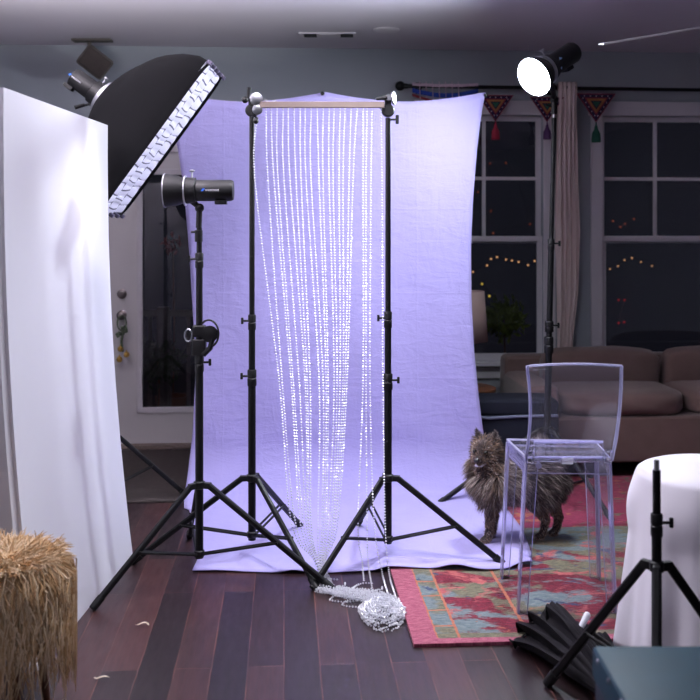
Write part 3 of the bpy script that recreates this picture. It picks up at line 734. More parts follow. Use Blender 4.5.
# ------------------------------------------------------------------ strobe heads
def text_mesh(s, size, mat, parent, Mx):
    cu = bpy.data.curves.new('lettering', 'FONT'); cu.body = s; cu.size = size; cu.extrude = .0004; cu.align_x = 'LEFT'
    o = bpy.data.objects.new('lettering', cu); COL.objects.link(o); bpy.context.view_layer.update()
    me = bpy.data.meshes.new_from_object(o.evaluated_get(bpy.context.evaluated_depsgraph_get()))
    bpy.data.objects.remove(o)
    r = parent
    while r.parent: r = r.parent
    me.transform(Matrix.Translation(-Vector(r.location)) @ Mx); me.materials.clear(); me.materials.append(mat)
    o = bpy.data.objects.new('lettering', me); COL.objects.link(o); o.parent = parent; return o
def strobe(label, mount, front, up, L=.15, r=.046, refl=True, text=True, knobpos=None, flip=False):
    """mount: centre of the front ring; front: direction the light points"""
    mount, fr = Vector(mount), Vector(front).normalized()
    F = frame(fr, up); X = F @ Vector((1, 0, 0)); Yv = F @ Vector((0, 1, 0))
    t = thing('studio_strobe', label, 'studio strobe', tuple(mount), group='black studio strobe heads')
    f = MB(); f.lathe([(-L - .045, r * .55), (-L - .043, r * .9), (-L - .03, r), (-.045, r), (-.04, r * .96)], mount, fr, 28); body = f.build('body', M['black_plastic'], t)
    f = MB(); f.lathe([(-.05, r * 1.0), (-.046, r * 1.2), (-.006, r * 1.24), (0, r * 1.1)], mount, fr, 28); f.build('mount_ring', M['black_plastic'], t)
    f = MB(); f.lathe([(-.004, r * 1.2), (-.004, r * 1.42), (.001, r * 1.42), (.001, r * 1.2)], mount, fr, 32); f.build('flange', M['aluminium'], t)
    f = MB(); k0 = mount - fr * .03; f.tube(k0 + X * r * 1.15, k0 + X * (r * 1.15 + .028), .004, .004, 8); f.lathe([(0, .006), (.004, .012), (.008, .012), (.011, .005)], k0 + X * (r * 1.15 + .026), X, 12); f.build('locking_knob', M['aluminium'], t)
    f = MB(); b0 = mount - fr * .10 - X * r; f.box(b0 - X * .004 - fr * .055, (.02, .05, .05), frame(fr, X), bev=.004); f.build('battery', M['black_plastic'], t)
    if refl:
        f = MB(); R0 = r * 1.15; f.lathe([(0, R0), (.03, R0 * 1.2), (.07, R0 * 1.32), (.085, R0 * 1.34), (.085, R0 * 1.28), (.03, R0 * 1.12), (.005, R0 * .8)], mount, fr, 32); rf = f.build('reflector', M['black_plastic'], t)
        f = MB(); f.lathe([(.084, R0 * 1.33), (.084, R0 * 1.40), (.088, R0 * 1.40), (.088, R0 * 1.33)], mount, fr, 32); f.build('rim', M['aluminium'], rf)
    if text:
        # lettering lies on the side of the body that faces the room
        side = Yv if Yv.y < 0 else -Yv
        tx = -fr if not flip else fr
        upv = side.cross(tx)
        if True:
            o0 = mount - fr * (.075) + side * (r + .0008) - upv * .004
            if flip: o0 = mount - fr * (.075 + .105) + side * (r + .0008) - upv * .004
            Rm = Matrix((tx, upv, side)).transposed().to_4x4()
            f = MB(); q = [(0, 0), (.010, 0), (.017, .011), (.007, .011)]
            f.add([o0 + tx * a + upv * b for a, b in q] + [o0 + tx * a + upv * b + side * .0008 for a, b in q], [(0, 1, 2, 3), (4, 5, 6, 7), (0, 1, 5, 4), (1, 2, 6, 5), (2, 3, 7, 6), (3, 0, 4, 7)])
            f.build('logo_mark', M['logo_blue'], body, smooth=0)
            text_mesh('westcott', .0165, M['logo_white'], body, Matrix.Translation(o0 + tx * .018) @ Rm)
    return t
# left strobe, firing at the board
mnt = P(185, 190.5, YL)
s1 = strobe('black strobe with a reflector aimed left at the white board', mnt, (-1, 0.0, 0), (0, 0, 1), L=.165, r=.046)
f = MB(); c = P(199.5, 208, YL); f.ball(c, .020, 16, 0, (1, .8, 1)); f.tube(c + Vector((-.012, 0, .012)), mnt + Vector((.03, 0, -.045)), .012, .014, 10)
f.tube(c, P(198.7, 228, YL), .013, .013, 12); f.lathe([(0, .014), (.002, .017), (.05, .017), (.052, .012)], P(198.7, 242, YL), (0, 0, 1), 14); f.tube(P(198.7, 232, YL), P(191, 232, YL), .005, .005, 8)
f.build('swivel_bracket', M['black_plastic'], s1)
# right strobe, lit, facing the room
mr = P(545, 70, 5.14)
fdir = Vector((-.72, -.50, -.48)).normalized()
s2 = strobe('lit strobe with a glowing dome on the tall stand at the right', mr, fdir, (0, 0, 1), L=.20, r=.056, refl=False, text=False)
gc = mr + fdir * .085
f = MB(); f.lathe([(0, .062), (.03, .085), (.08, .104), (.092, .105), (.092, .101), (.03, .08), (.005, .05)], mr, fdir, 36); f.build('reflector', M['black_plastic'], s2)
f = MB(); f.lathe([(.086, .100)] + [(.086 + .045 * math.sin(a), .100 * math.cos(a)) for a in np.linspace(.1, PI / 2, 10)], mr, fdir, 36); f.build('glowing_dome', M['globe'], s2)
f = MB(); q = mr - fdir * .10 + Vector((-.045, -.036, 0)).normalized() * .0
sd = Vector((-fdir.y, fdir.x, 0)); sd = sd if sd.y < 0 else -sd
f.box(mr - fdir * .07 + sd * .058, (.004, .016, .06), frame(Vector((0, 0, 1)), sd), bev=.001); f.build('stripe', M['stripe_blue'], s2, smooth=0)
f = MB(); a = AT(zc(118, YT)) + Vector((0, 0, .02)); f.tube(a, a + Vector((0, 0, .10)), .017, .017, 12); f.tube(a + Vector((0, 0, .09)), mr - fdir * .05 + Vector((0, 0, -.06)), .014, .014, 10); f.ball(a + Vector((0, 0, .08)), .024, 12); f.tube(a + Vector((0, 0, .04)), a + Vector((-.05, -.02, .05)), .005, .005, 8)
f.build('swivel_bracket', M['black_metal'], s2)

# ------------------------------------------------------------------ softbox
SC = P(161.5, 141, 4.95); cS = .99995; sS = .01
n = Vector((.807 * cS, -sS, -.588 * cS)); u = Vector((.588, 0, .807)); vv = n.cross(u)
LH, WH, DP = .448, .25, .36
sb = thing('softbox', 'black strip softbox with a lit white gridded face tilted down at upper left', 'softbox', tuple(SC - n * .2))
def sect(t):
    a = interp([(0, LH), (.06, LH - .004), (.13, .412), (.2, .362), (.24, .325), (.275, .28), (.305, .232), (.325, .19), (.342, .145), (.352, .11), (.36, .075)], t)
    k = (a - .075) / (LH - .075); b = .075 + (WH - .075) * k; e = 2.0 + 6.0 * max(0, 1 - t / DP * 1.25)
    out = []
    for j in range(40):
        an = 2 * PI * j / 40; c_, s_ = math.cos(an), math.sin(an)
        out.append(SC - n * t + u * a * math.copysign(abs(c_) ** (2 / e), c_) + vv * b * math.copysign(abs(s_) ** (2 / e), s_))
    return out
f = MB(); ts = [-.016, -.008, 0, .03, .06, .1, .13, .165, .2, .22, .24, .26, .275, .29, .305, .316, .326, .335, .343, .352, .36]
f.ring_loft([sect(max(0, t)) if t >= 0 else [q - n * t for q in sect(0)] for t in ts], caps=False)
f.build('fabric_shell', M['black_fabric'], sb, smooth=60, thick=.006)
f = MB(); NR_, NC_ = 16, 3; sub = 8
def dif(a, b):
    fu, fv = (a * NR_) % 1.0 if a < 1 else 1.0, (b * NC_) % 1.0 if b < 1 else 1.0
    row = min(NR_ - 1, int(a * NR_)); 
    h = (abs(math.sin(PI * fu)) ** .5) * (abs(math.sin(PI * fv)) ** .5)
    wob = .006 * math.sin(row * 2.3 + b * 9) + .004 * math.sin(a * 41)
    return SC + n * (.001 + .007 * h) + u * ((a * 2 - 1) * (LH - .006) + wob) + vv * ((b * 2 - 1) * (WH - .006))
f.grid(dif, NR_ * sub, NC_ * sub)
for i in range(len(f.f)):
    r_, c_ = divmod(i, NR_ * sub); cu_, cv_ = c_ % sub, r_ % sub
    if cu_ == (r_ // sub) % 2 * 4 or cv_ == 0: f.m[i] = 1
f.build('grid_diffuser', [M['diffuser'], M['seam']], sb, smooth=80)
for sgn in (1, -1):
    for k in range(5):
        f = MB(); f.box(SC + u * sgn * (LH - .005) + n * .014 + vv * (k - 2) * .11, (.03, .02, .03), frame(n, vv), bev=.006); f.build('corner_tab', M['seam'], sb)
f = MB(); f.lathe([(0, .06), (.002, .088), (.02, .09), (.024, .075)], SC - n * (DP + .012), n, 28); f.build('speed_ring', M['aluminium'], sb)
f = MB(); h0 = P(92, 104, 5.2); f.path([SC - n * (DP + .0) - u * .06, h0, P(84, 105, 5.18), P(75, 107.5, 5.16)], [.012, .012, .009, .011], 10); f.build('tilt_handle', M['black_plastic'], sb)
s3 = strobe('black strobe plugged into the back of the softbox', SC - n * (DP + .015), n, (0, 0, 1), L=.125, r=.05, refl=False, text=True, flip=True)
f = MB(); q = SC - n * (DP + .06); f.tube(Vector((-1.36, 5.42, 2.10)), q + Vector((0, .03, -.05)), .016, .014, 12); f.ball(q + Vector((0, .03, -.05)), .025, 12); f.build('swivel_bracket', M['black_plastic'], s3)

# ------------------------------------------------------------------ clear acrylic counter stool
SX = .845
st = thing('acrylic_stool', 'clear acrylic counter stool with a backrest standing on the rug', 'stool', (SX, 4.07, .014))
zs = .62
TNL, TNR, TFL, TFR = Vector((.683, 3.875, zs)), Vector((1.004, 3.86, zs)), Vector((.660, 4.20, zs)), Vector((1.022, 4.17, zs))
FNL, FNR, FFL, FFR = G(518.5, 614, .014), Vector((1.032, 3.88, .014)), G(501, 576, .014), G(598, 578, .014)
def slab(f, q, dz):  # four corners, thickness downwards
    f.add([*q, *[Vector(v) - Vector((0, 0, dz)) for v in q]], [(0, 1, 2, 3), (7, 6, 5, 4), (0, 4, 5, 1), (1, 5, 6, 2), (2, 6, 7, 3), (3, 7, 4, 0)])
f = MB(); slab(f, [TNL, TNR, TFR, TFL], .012); seat = f.build('seat', M['acrylic_leg'], st, smooth=0)
f = MB()  # apron all round, with the rounded box lip at the near side
for a_, b_ in ((TNL, TNR), (TFL, TFR), (TNL, TFL), (TNR, TFR)):
    dn = Vector((0, 0, 1)).cross((b_ - a_).normalized()) * .004
    f.add([a_ + dn, b_ + dn, b_ + dn - Vector((0, 0, .062)), a_ + dn - Vector((0, 0, .062)), a_ - dn, b_ - dn, b_ - dn - Vector((0, 0, .062)), a_ - dn - Vector((0, 0, .062))], [(0, 1, 2, 3), (7, 6, 5, 4), (0, 4, 5, 1), (2, 6, 7, 3)])
f.build('apron', M['acrylic_leg'], st, smooth=0)
f = MB()
e1, e2 = P(534, 457, 3.872), P(603, 457, 3.862); e3, e4 = P(534, 442, 3.90), P(603, 442, 3.89)
f.path([e1, e2, e4, e3, e1], .004, 6); f.path([e3, e4], .006, 6); f.path([TNL, TNR], .0035, 6); f.path([TFL, TFR], .0045, 6); f.path([TNL, TFL], .0045, 6); f.path([TNR, TFR], .0035, 6)  # the thicker tube along the lip imitates a highlight
for a_, b_ in ((TNL, TNR), (TFL, TFR), (TNL, TFL)): f.path([a_ - Vector((0, 0, .062)), b_ - Vector((0, 0, .062))], .0025, 6)
f.build('seat_rim_highlight', M['acrylic_edge'], st)
def legpart(top, foot, sx, sy):
    f = MB(); wx0, wy0, wx1, wy1 = .046 * sx, .05 * sy, .034 * sx, .036 * sy; tk = .004
    top = top - Vector((0, 0, .012))
    for ax in (0, 1):
        o0 = Vector((wx0, 0, 0)) if ax == 0 else Vector((0, wy0, 0)); o1 = Vector((wx1, 0, 0)) if ax == 0 else Vector((0, wy1, 0))
        nn = Vector((0, tk, 0)) if ax == 0 else Vector((tk, 0, 0))
        q = [top, top + o0, foot + o1, foot]
        f.add([v + nn for v in q] + [v - nn for v in q], [(0, 1, 2, 3), (7, 6, 5, 4), (1, 5, 6, 2), (3, 2, 6, 7)])
    lg = f.build('leg', M['acrylic_leg'], st, smooth=0)
    f = MB(); f.path([top, foot + Vector((0, 0, .004))], [.0058, .005], 8); f.path([top + Vector((wx0, 0, 0)), foot + Vector((wx1, 0, .002))], .002, 6); f.path([top + Vector((0, wy0, 0)), foot + Vector((0, wy1, .002))], .002, 6)
    f.build('bright_edge', M['acrylic_edge'], lg)  # pale tubes imitate light caught in the leg edges
legpart(TNL, FNL, 1, 1); legpart(TNR, FNR, -1, 1); legpart(TFL, FFL, 1, -1); legpart(TFR, FFR, -1, -1)
BL0, BR0 = P(525.5, 460, 3.865), P(612, 460, 3.852); BL1, BR1 = P(527, 366, 3.80), P(621.5, 366, 3.80)
def backp(a, b):
    lft = BL0.lerp(BL1, b) + Vector((.012 * math.sin(PI * b), 0, 0)); rgt = BR0.lerp(BR1, b) + Vector((.004 * math.sin(PI * b), 0, 0))
    q = lft.lerp(rgt, a); bow = 4 * a * (1 - a); q.y -= .03 * bow + .02 * math.sin(PI * b); q.z += .012 * bow * b; return q
f = MB(); f.grid(backp, 20, 14); f.build('backrest', M['acrylic'], st, smooth=180, thick=.008)
f = MB(); f.path([backp(0, k / 14) for k in range(15)] + [backp(k / 20, 1) for k in range(1, 21)], .0045, 8); f.path([backp(1, k / 14) for k in range(15)], [.007] * 15, 8); f.path([backp(0, k / 14) for k in range(15)], .006, 8)
f.build('backrest_rim', M['acrylic_edge'], st)
for px, py in ((529, 458), (607, 457)):
    q = P(px, py, 3.84); f = MB(); f.box(q, (.030, .026, .044), bev=.005); f.box(q + Vector((0, 0, .024)), (.036, .03, .007), bev=.002); br = f.build('bracket', M['acrylic_leg'], st)
    f = MB(); f.tube(q + Vector((0, -.013, -.004)), q + Vector((0, -.018, -.004)), .006, .006, 10); f.tube(q + Vector((.002, -.014, .024)), q + Vector((.002, -.018, .024)), .004, .004, 8); f.path([q + Vector((a, -.0135, b)) for a, b in ((-.014, -.02), (.014, -.02), (.014, .02), (-.014, .02), (-.014, -.02))], .0018, 5); f.build('screw', M['steel'], br)
q = P(538.5, 465.5, 3.85); f = MB(); f.lathe([(0, .004), (.002, .012), (.005, .012), (.006, .004)], q, (0, -1, 0), 14); f.build('screw_cap', M['acrylic_edge'], st)
q = P(567.5, 461, 3.855); f = MB(); f.box(q, (.044, .002, .024), bev=.0008); lab = f.build('sticker', M['logo_white'], st, smooth=0)

# ------------------------------------------------------------------ dog
dg = Vector((.80, 4.78, 0))
dog = None
def capsule(bm_mb, a, b, r0, r1):
    a, b = Vector(a), Vector(b); L = (b - a).length; k = max(2, int(L / (min(r0, r1) * .5)) + 1)
    for i in range(k + 1): bm_mb.ball(a.lerp(b, i / k), r0 + (r1 - r0) * i / k, 12)
f = MB()
Z0 = .004
H = Vector((.643, 4.735, .440))                      # head centre
look = Vector((-.52, -.82, -.14)).normalized()
hx = Vector((0, 0, 1)).cross(look).normalized(); hz = look.cross(hx).normalized()
if hz.z < 0: hz = -hz
capsule(f, (.69, 4.765, .305), (.80, 4.785, .31), .098, .095); capsule(f, (.80, 4.785, .31), (.915, 4.815, .30), .095, .088)
capsule(f, (.680, 4.76, .33), (.645, 4.745, .40), .088, .068)
f.ball(H, .066, 16, 0, (1, 1, .95)); capsule(f, H + look * .03 - hz * .008, H + look * .076 - hz * .022, .036, .022)
f.ball(H + look * .035 + hx * .028 - hz * .015, .026, 10); f.ball(H + look * .035 - hx * .028 - hz * .015, .026, 10)
for s_ in (1, -1):   # ears
    e0 = H + hz * .048 + hx * .036 * s_ - look * .012; e1 = e0 + hz * .05 + hx * .016 * s_
    for i in range(7): q = e0.lerp(e1, i / 6); f.ball(q, .021 - .0145 * i / 6, 8, 0, (1, 1, 1))
FP = [(.652, 4.735), (.682, 4.81)]; HP = [(.918, 4.785), (.992, 4.84)]
for x, y in FP:
    capsule(f, (x + .03, y + .01, .26), (x + .012, y + .005, .15), .042, .024); capsule(f, (x + .012, y + .005, .15), (x + .004, y, .03 + Z0), .024, .019)
    f.ball((x - .014, y - .008, .017 + Z0), .022, 10, 0, (1.25, .95, .75))
for x, y in HP:
    capsule(f, (x - .005, y, .27), (x - .03, y - .004, .185), .066, .040); capsule(f, (x - .03, y - .004, .185), (x + .018, y, .10), .036, .021); capsule(f, (x + .018, y, .10), (x + .004, y, .03 + Z0), .020, .018)
    f.ball((x - .014, y - .006, .017 + Z0), .022, 10, 0, (1.25, .95, .75))
tail = catmull([(.97, 4.825, .34), (1.01, 4.825, .39), (1.0, 4.82, .425), (.95, 4.81, .43), (.90, 4.80, .42)], 5)
for i, q in enumerate(tail): f.ball(q, .03 - .012 * i / len(tail), 8)
tmp = f.build('dog', M['skin'], smooth=0)
md = tmp.modifiers.new('remesh', 'REMESH'); md.mode = 'VOXEL'; md.voxel_size = .0075
sm = tmp.modifiers.new('smooth', 'SMOOTH'); sm.factor = .6; sm.iterations = 6
bpy.context.view_layer.update()
me = bpy.data.meshes.new_from_object(tmp.evaluated_get(bpy.context.evaluated_depsgraph_get()))
bpy.data.objects.remove(tmp)
base = Vector((.80, 4.79, .015))
dog = bpy.data.objects.new('dog', me); COL.objects.link(dog); dog.location = base
tag(dog, 'fluffy grey-brown dog standing behind the clear stool and looking left', 'dog')
me.transform(Matrix.Translation(-Vector((.80, 4.79, 0)))); me.polygons.foreach_set('use_smooth', [True] * len(me.polygons))
if not me.materials: me.materials.append(M['skin'])
off = Vector((.80, 4.79, 0))
# fur: tapered locks rooted on the skin
nf = len(me.polygons); cen = np.empty(nf * 3); me.polygons.foreach_get('center', cen); cen = cen.reshape(-1, 3)
nor = np.empty(nf * 3); me.polygons.foreach_get('normal', nor); nor = nor.reshape(-1, 3)
ar = np.empty(nf); me.polygons.foreach_get('area', ar)
NH = 36000
idx = RNG.choice(nf, NH, p=ar / ar.sum())
fv, ff, fm = [], [], []
Hn = np.array(H - off); lk = np.array(look)
for i in idx:
    pnt = cen[i] + RNG.normal(0, .002, 3); nn = nor[i]
    wx, wz = pnt[0] + off.x, pnt[2]
    rel = pnt - Hn; along = rel @ lk; hd = np.linalg.norm(rel)
    flow = np.array([.9, .1, -.35]); L = .05; w = .0024; col = RNG.random()
    if hd < .125 and along > .02:                       # face and muzzle
        L = .010 + .006 * RNG.random(); w = .0022; flow = -lk * .9 + rel / (hd + 1e-6) * .5
        side = abs(rel @ np.array(hx)); ci = 3 if col < .55 else (1 if col < .8 else 2)
        if along > .06: ci = 1 if col < .6 else 3
        if rel @ np.array(hz) > .012 and side < .012: ci = 1
    elif hd < .15 and wz > .40:                          # crown, cheeks and ears
        L = .022 + .012 * RNG.random(); flow = -lk * .8 + rel / (hd + 1e-6) * .6; ci = 0 if col < .35 else (1 if col < .75 else 3)
        if rel @ np.array(hz) > .06: L = .012; ci = 0 if col < .6 else 1
    elif wz < .19 :                                      # legs
        L = .010 + .014 * max(0, wz - .08) / .11; flow = np.array([.2, 0, -1.0]); ci = 3 if col < .5 else (1 if col < .9 else 2); w = .0022
    elif wx < .72:                                       # ruff and chest
        L = .055 + .025 * RNG.random(); flow = np.array([-.45, -.2, -.7]) if wx < .69 else np.array([.5, -.1, -.6]); ci = 1 if col < .5 else (0 if col < .7 else (2 if col < .85 else 3))
    elif wx < .81:                                       # pale shoulder streak
        L = .055 + .02 * RNG.random(); ci = 2 if col < .4 else (1 if col < .75 else 0)
    else:
        L = .05 + .035 * RNG.random(); ci = 0 if col < .52 else (1 if col < .86 else 2)
        if wz > .40: flow = np.array([-.2, 0, .5]); ci = 2 if col < .3 else (1 if col < .65 else 0)
        if wx > .95: flow = np.array([.5, 0, -.8]); L *= .62
    clump = np.sin(pnt * 70 + np.array([0, 1.3, 2.1])) * .15
    dr = nn * .48 + flow * .75 + clump + RNG.normal(0, .2, 3); dr /= np.linalg.norm(dr)
    sdv = np.cross(dr, RNG.normal(0, 1, 3)); sdv /= np.linalg.norm(sdv) + 1e-9
    p1 = pnt + dr * L * .5; d2 = dr + np.array([0, 0, -.35]); d2 /= np.linalg.norm(d2); p2 = p1 + d2 * L * .5
    for pp in (p1, p2):
        pp[2] = max(pp[2], .002)
    o = len(fv)
    fv += [pnt - sdv * w / 2 - nn * .002, pnt + sdv * w / 2 - nn * .002, p1 + sdv * w * .42, p1 - sdv * w * .42, p2]
    ff += [(o, o + 1, o + 2, o + 3), (o + 3, o + 2, o + 4)]; fm += [ci, ci]
cm = bpy.data.meshes.new('coat'); cm.from_pydata([tuple(q) for q in fv], [], ff)
for k in ('fur_dark', 'fur_mid', 'fur_pale', 'fur_tan'): cm.materials.append(M[k])
cm.polygons.foreach_set('material_index', fm)
coat = bpy.data.objects.new('coat', cm); COL.objects.link(coat); coat.parent = dog; coat['kind'] = 'stuff'
for s_ in (1, -1):
    f = MB(); q = H + look * .058 + hx * .028 * s_ + hz * .012; f.ball(q, .0105, 12); f.v = [v - off + base for v in f.v]; f.build('eye', M['eye'], dog)
f = MB(); q = H + look * .099 - hz * .014; f.ball(q, .0145, 12, 0, (1.1, 1, .8)); f.v = [v - off + base for v in f.v]; f.build('nose', M['nose'], dog)
f = MB(); m0 = H + look * .090 - hz * .040; f.path([m0 - look * .04 + hx * .025, m0 + hx * .014 - hz * .004, m0 + look * .006 - hz * .003, m0 - hx * .014 - hz * .004, m0 - look * .04 - hx * .025], .0045, 6); f.v = [v - off + base for v in f.v]; f.build('mouth', M['lip'], dog)

# ------------------------------------------------------------------ sofa, ottoman, side table, lamp (by the windows)
def cushion(f, c, d, puff=.03, R=None, seed=0):
    bm = bmesh.new(); bmesh.ops.create_cube(bm, size=1); bmesh.ops.subdivide_edges(bm, edges=bm.edges[:], cuts=7, use_grid_fill=True)
    for v in bm.verts:
        x, y, z = v.co * 2
        r = (abs(x) ** 6 + abs(y) ** 6 + abs(z) ** 6) ** (1 / 6); sc_ = 1 / max(r, 1e-6) * max(abs(x), abs(y), abs(z))
        x, y, z = x * sc_, y * sc_, z * sc_
        pf = 1 + puff * 6 * (1 - abs(x) ** 2) * (1 - abs(z) ** 2)
        wob = .012 * math.sin(7 * x + seed) * math.sin(6 * z + seed * 1.7)
        v.co = Vector((x * d[0] / 2, y * d[1] / 2 * pf + wob, z * d[2] / 2 * (1 + puff * 2 * (1 - x * x) * (1 - y * y))))
    f.bm(bm, c, R)
q = rm(1.47, 6.79); SL = 2.05
so = thing('sofa', 'brown upholstered sofa under the windows behind the clear stool', 'sofa', (q.x, q.y, 0), TH)
f = MB(); f.box((SL / 2, -.42, .22), (SL, .80, .28), bev=.03); f.build('base', M['sofa_cloth'], so, local=True)
f = MB(); f.box((SL / 2, -.11, .38), (SL, .18, .56), bev=.05); f.build('back', M['sofa_cloth'], so, local=True)
for x in (.10, SL - .10):
    f = MB(); f.box((x, -.44, .32), (.2, .82, .48), bev=.06); f.build('arm', M['sofa_cloth'], so, local=True)
for k in range(2):
    f = MB(); cushion(f, (.62 + k * .82, -.46, .43), (.80, .68, .16), .02, seed=k); f.build('seat_cushion', M['sofa_cloth'], so, smooth=60, local=True)
    f = MB(); cushion(f, (.62 + k * .82, -.27, .545), (.79, .18, .33), .05, Matrix.Rotation(.16, 3, 'X'), seed=k + 3); f.build('back_cushion', M['sofa_cloth'], so, smooth=60, local=True)
for x, y in ((.08, -.08), (SL - .08, -.08), (.08, -.78), (SL - .08, -.78)):
    f = MB(); f.lathe([(0, .02), (.08, .03)], (x, y, 0)); f.build('leg', M['table_wood'], so, local=True)
ot = thing('ottoman', 'dark grey upholstered ottoman with pale piping beside the backdrop', 'ottoman', (.955, 5.9, 0))
f = MB(); f.box((.955, 5.9, .25), (.50, .30, .38), bev=.03); f.build('body', M['ottoman_cloth'], ot)
f = MB(); f.box((.955, 5.9, .475), (.50, .30, .09), bev=.03); f.build('cushion', M['ottoman_cloth'], ot)
f = MB(); f.path([Vector((.715, 5.748, .425)), Vector((.8, 5.746, .418)), Vector((.955, 5.746, .428)), Vector((1.1, 5.746, .432)), Vector((1.195, 5.748, .432))], .009, 8); f.build('piping', M['piping'], ot)
for x in (.74, 1.17):
    for y in (5.79, 6.01):
        f = MB(); f.tube((x, y, 0), (x, y, .08), .015, .02); f.build('leg', M['table_wood'], ot)
tbx, tby = .73, 6.38
tb = thing('side_table', 'round brown wooden side table behind the right edge of the backdrop', 'side table', (tbx, tby, 0))
f = MB(); f.lathe([(0, .19), (.006, .2), (.026, .2), (.03, .19)], (tbx, tby, .47), seg=32); f.build('top', M['table_wood'], tb)
for k in range(3):
    a = k * 2.1 + .4; f = MB(); f.tube((tbx + .16 * math.cos(a), tby + .16 * math.sin(a), 0), (tbx + .1 * math.cos(a), tby + .1 * math.sin(a), .47), .014, .018); f.build('leg', M['table_wood'], tb)
lp = thing('table_lamp', 'unlit table lamp with a beige drum shade on the side table', 'lamp', (tbx - .01, tby, .50))
lc = Vector((tbx - .01, tby, .5))
f = MB(); f.lathe([(0, .07), (.015, .07), (.03, .03), (.1, .055), (.17, .06), (.22, .03), (.26, .012), (.52, .01)], lc); f.build('lamp_base', M['old_nickel'], lp)
zt_, zb_ = zc(291, tby), zc(341, tby)
f = MB(); f.lathe([(zb_ - .5, .158), (zt_ - .5, .135)], lc, seg=40, caps=False); f.build('lamp_shade', M['shade_cloth'], lp, thick=.003)

# ------------------------------------------------------------------ curtain, rod, embroidered hangings
rod_y = WALLY - .11
ra = W(403, 86, .11); 
rd = thing('curtain_rod', 'dark curtain rod with a ball finial running above both windows', 'curtain rod', tuple(rm(ra.x, rod_y, ra.z)), TH)
f = MB(); f.tube((0, 0, 0), (2.6, 0, -.01), .013, .013, 12); f.build('rod', M['black_metal'], rd, local=True)
f = MB(); f.ball((-.02, 0, 0), .034, 16); f.tube((0, 0, 0), (.03, 0, 0), .018, .018, 12); f.build('finial', M['black_metal'], rd, local=True)
for x in (.12, 1.06):
    f = MB(); f.box((x, .055, 0), (.02, .10, .02)); f.box((x, .104, 0), (.04, .012, .08), bev=.003); f.tube((x - .012, 0, 0), (x + .012, 0, 0), .02, .02, 12); f.build('bracket', M['black_metal'], rd, local=True)
# long curtain between the windows
cu = W(566, 88, .11); cz = ra.z
ct = thing('window_curtain', 'pleated pinkish beige curtain panel hanging between the two windows', 'curtain', tuple(rm(cu.x, rod_y, 0)), TH)
f = MB(); zbot = .25
cl_, cr_ = [(88, 557), (130, 555.5), (230, 555), (300, 556), (352, 556), (440, 556)], [(88, 576), (110, 575), (180, 576), (230, 578.5), (290, 577), (340, 571), (440, 571)]
def curt(a, b):
    z = zbot + (cz + .035 - zbot) * b; py = 230 + (1.5 - z) * 1000 / 7.06
    xl = W(interp(cl_, py), py, .11).x - cu.x; xr = W(interp(cr_, py), py, .11).x - cu.x
    amp = .022 * (1 - .55 * max(0, (b - .9) / .1))
    return Vector((xl + (xr - xl) * a + .003 * math.sin(b * 9 + a * 20), -.012 + amp * math.sin(a * 2 * PI * 4.5 + .5 * math.sin(b * 3)) + (-.02), z))
f.grid(curt, 72, 40); f.build('panel', M['curtain_cloth'], ct, smooth=180, local=True, thick=.002)
f = MB(); 
for k in range(7): f.lathe([(-.006, .018), (-.006, .024), (.006, .024), (.006, .018)], (-.06 + k * .02, 0, cz), (1, 0, 0), 14)
f.build('rod_ring', M['slat_wood'], ct, local=True)
# embroidered swag on the left of the rod
sa = W(412, 86, .13); sw = thing('embroidered_swag', 'blue and pink embroidered cloth strip draped along the curtain rod', 'hanging', tuple(rm(sa.x, rod_y - .03, sa.z)), TH)
for nm, dz, wd, mt, amp in (('blue_band', -.030, .030, 'emb_blue', .035), ('pink_band', -.062, .018, 'emb_red', .05), ('pale_band', .012, .02, 'emb_pale', .01)):
    f = MB()
    f.grid(lambda a, b, dz=dz, wd=wd, amp=amp: Vector((a * .46, -.004 + .004 * math.sin(a * 20), dz - amp * math.sin(PI * a) + (b - .5) * wd)), 30, 3); f.build(nm, M[mt], sw, smooth=180, local=True, thick=.003)
f = MB()
for k in range(7): f.tube((.05 + k * .045, -.006, .03), (.055 + k * .045, -.006, -.10 - .01 * (k % 3)), .003, .003, 6)
f.build('fringe', M['emb_pale'], sw, local=True)
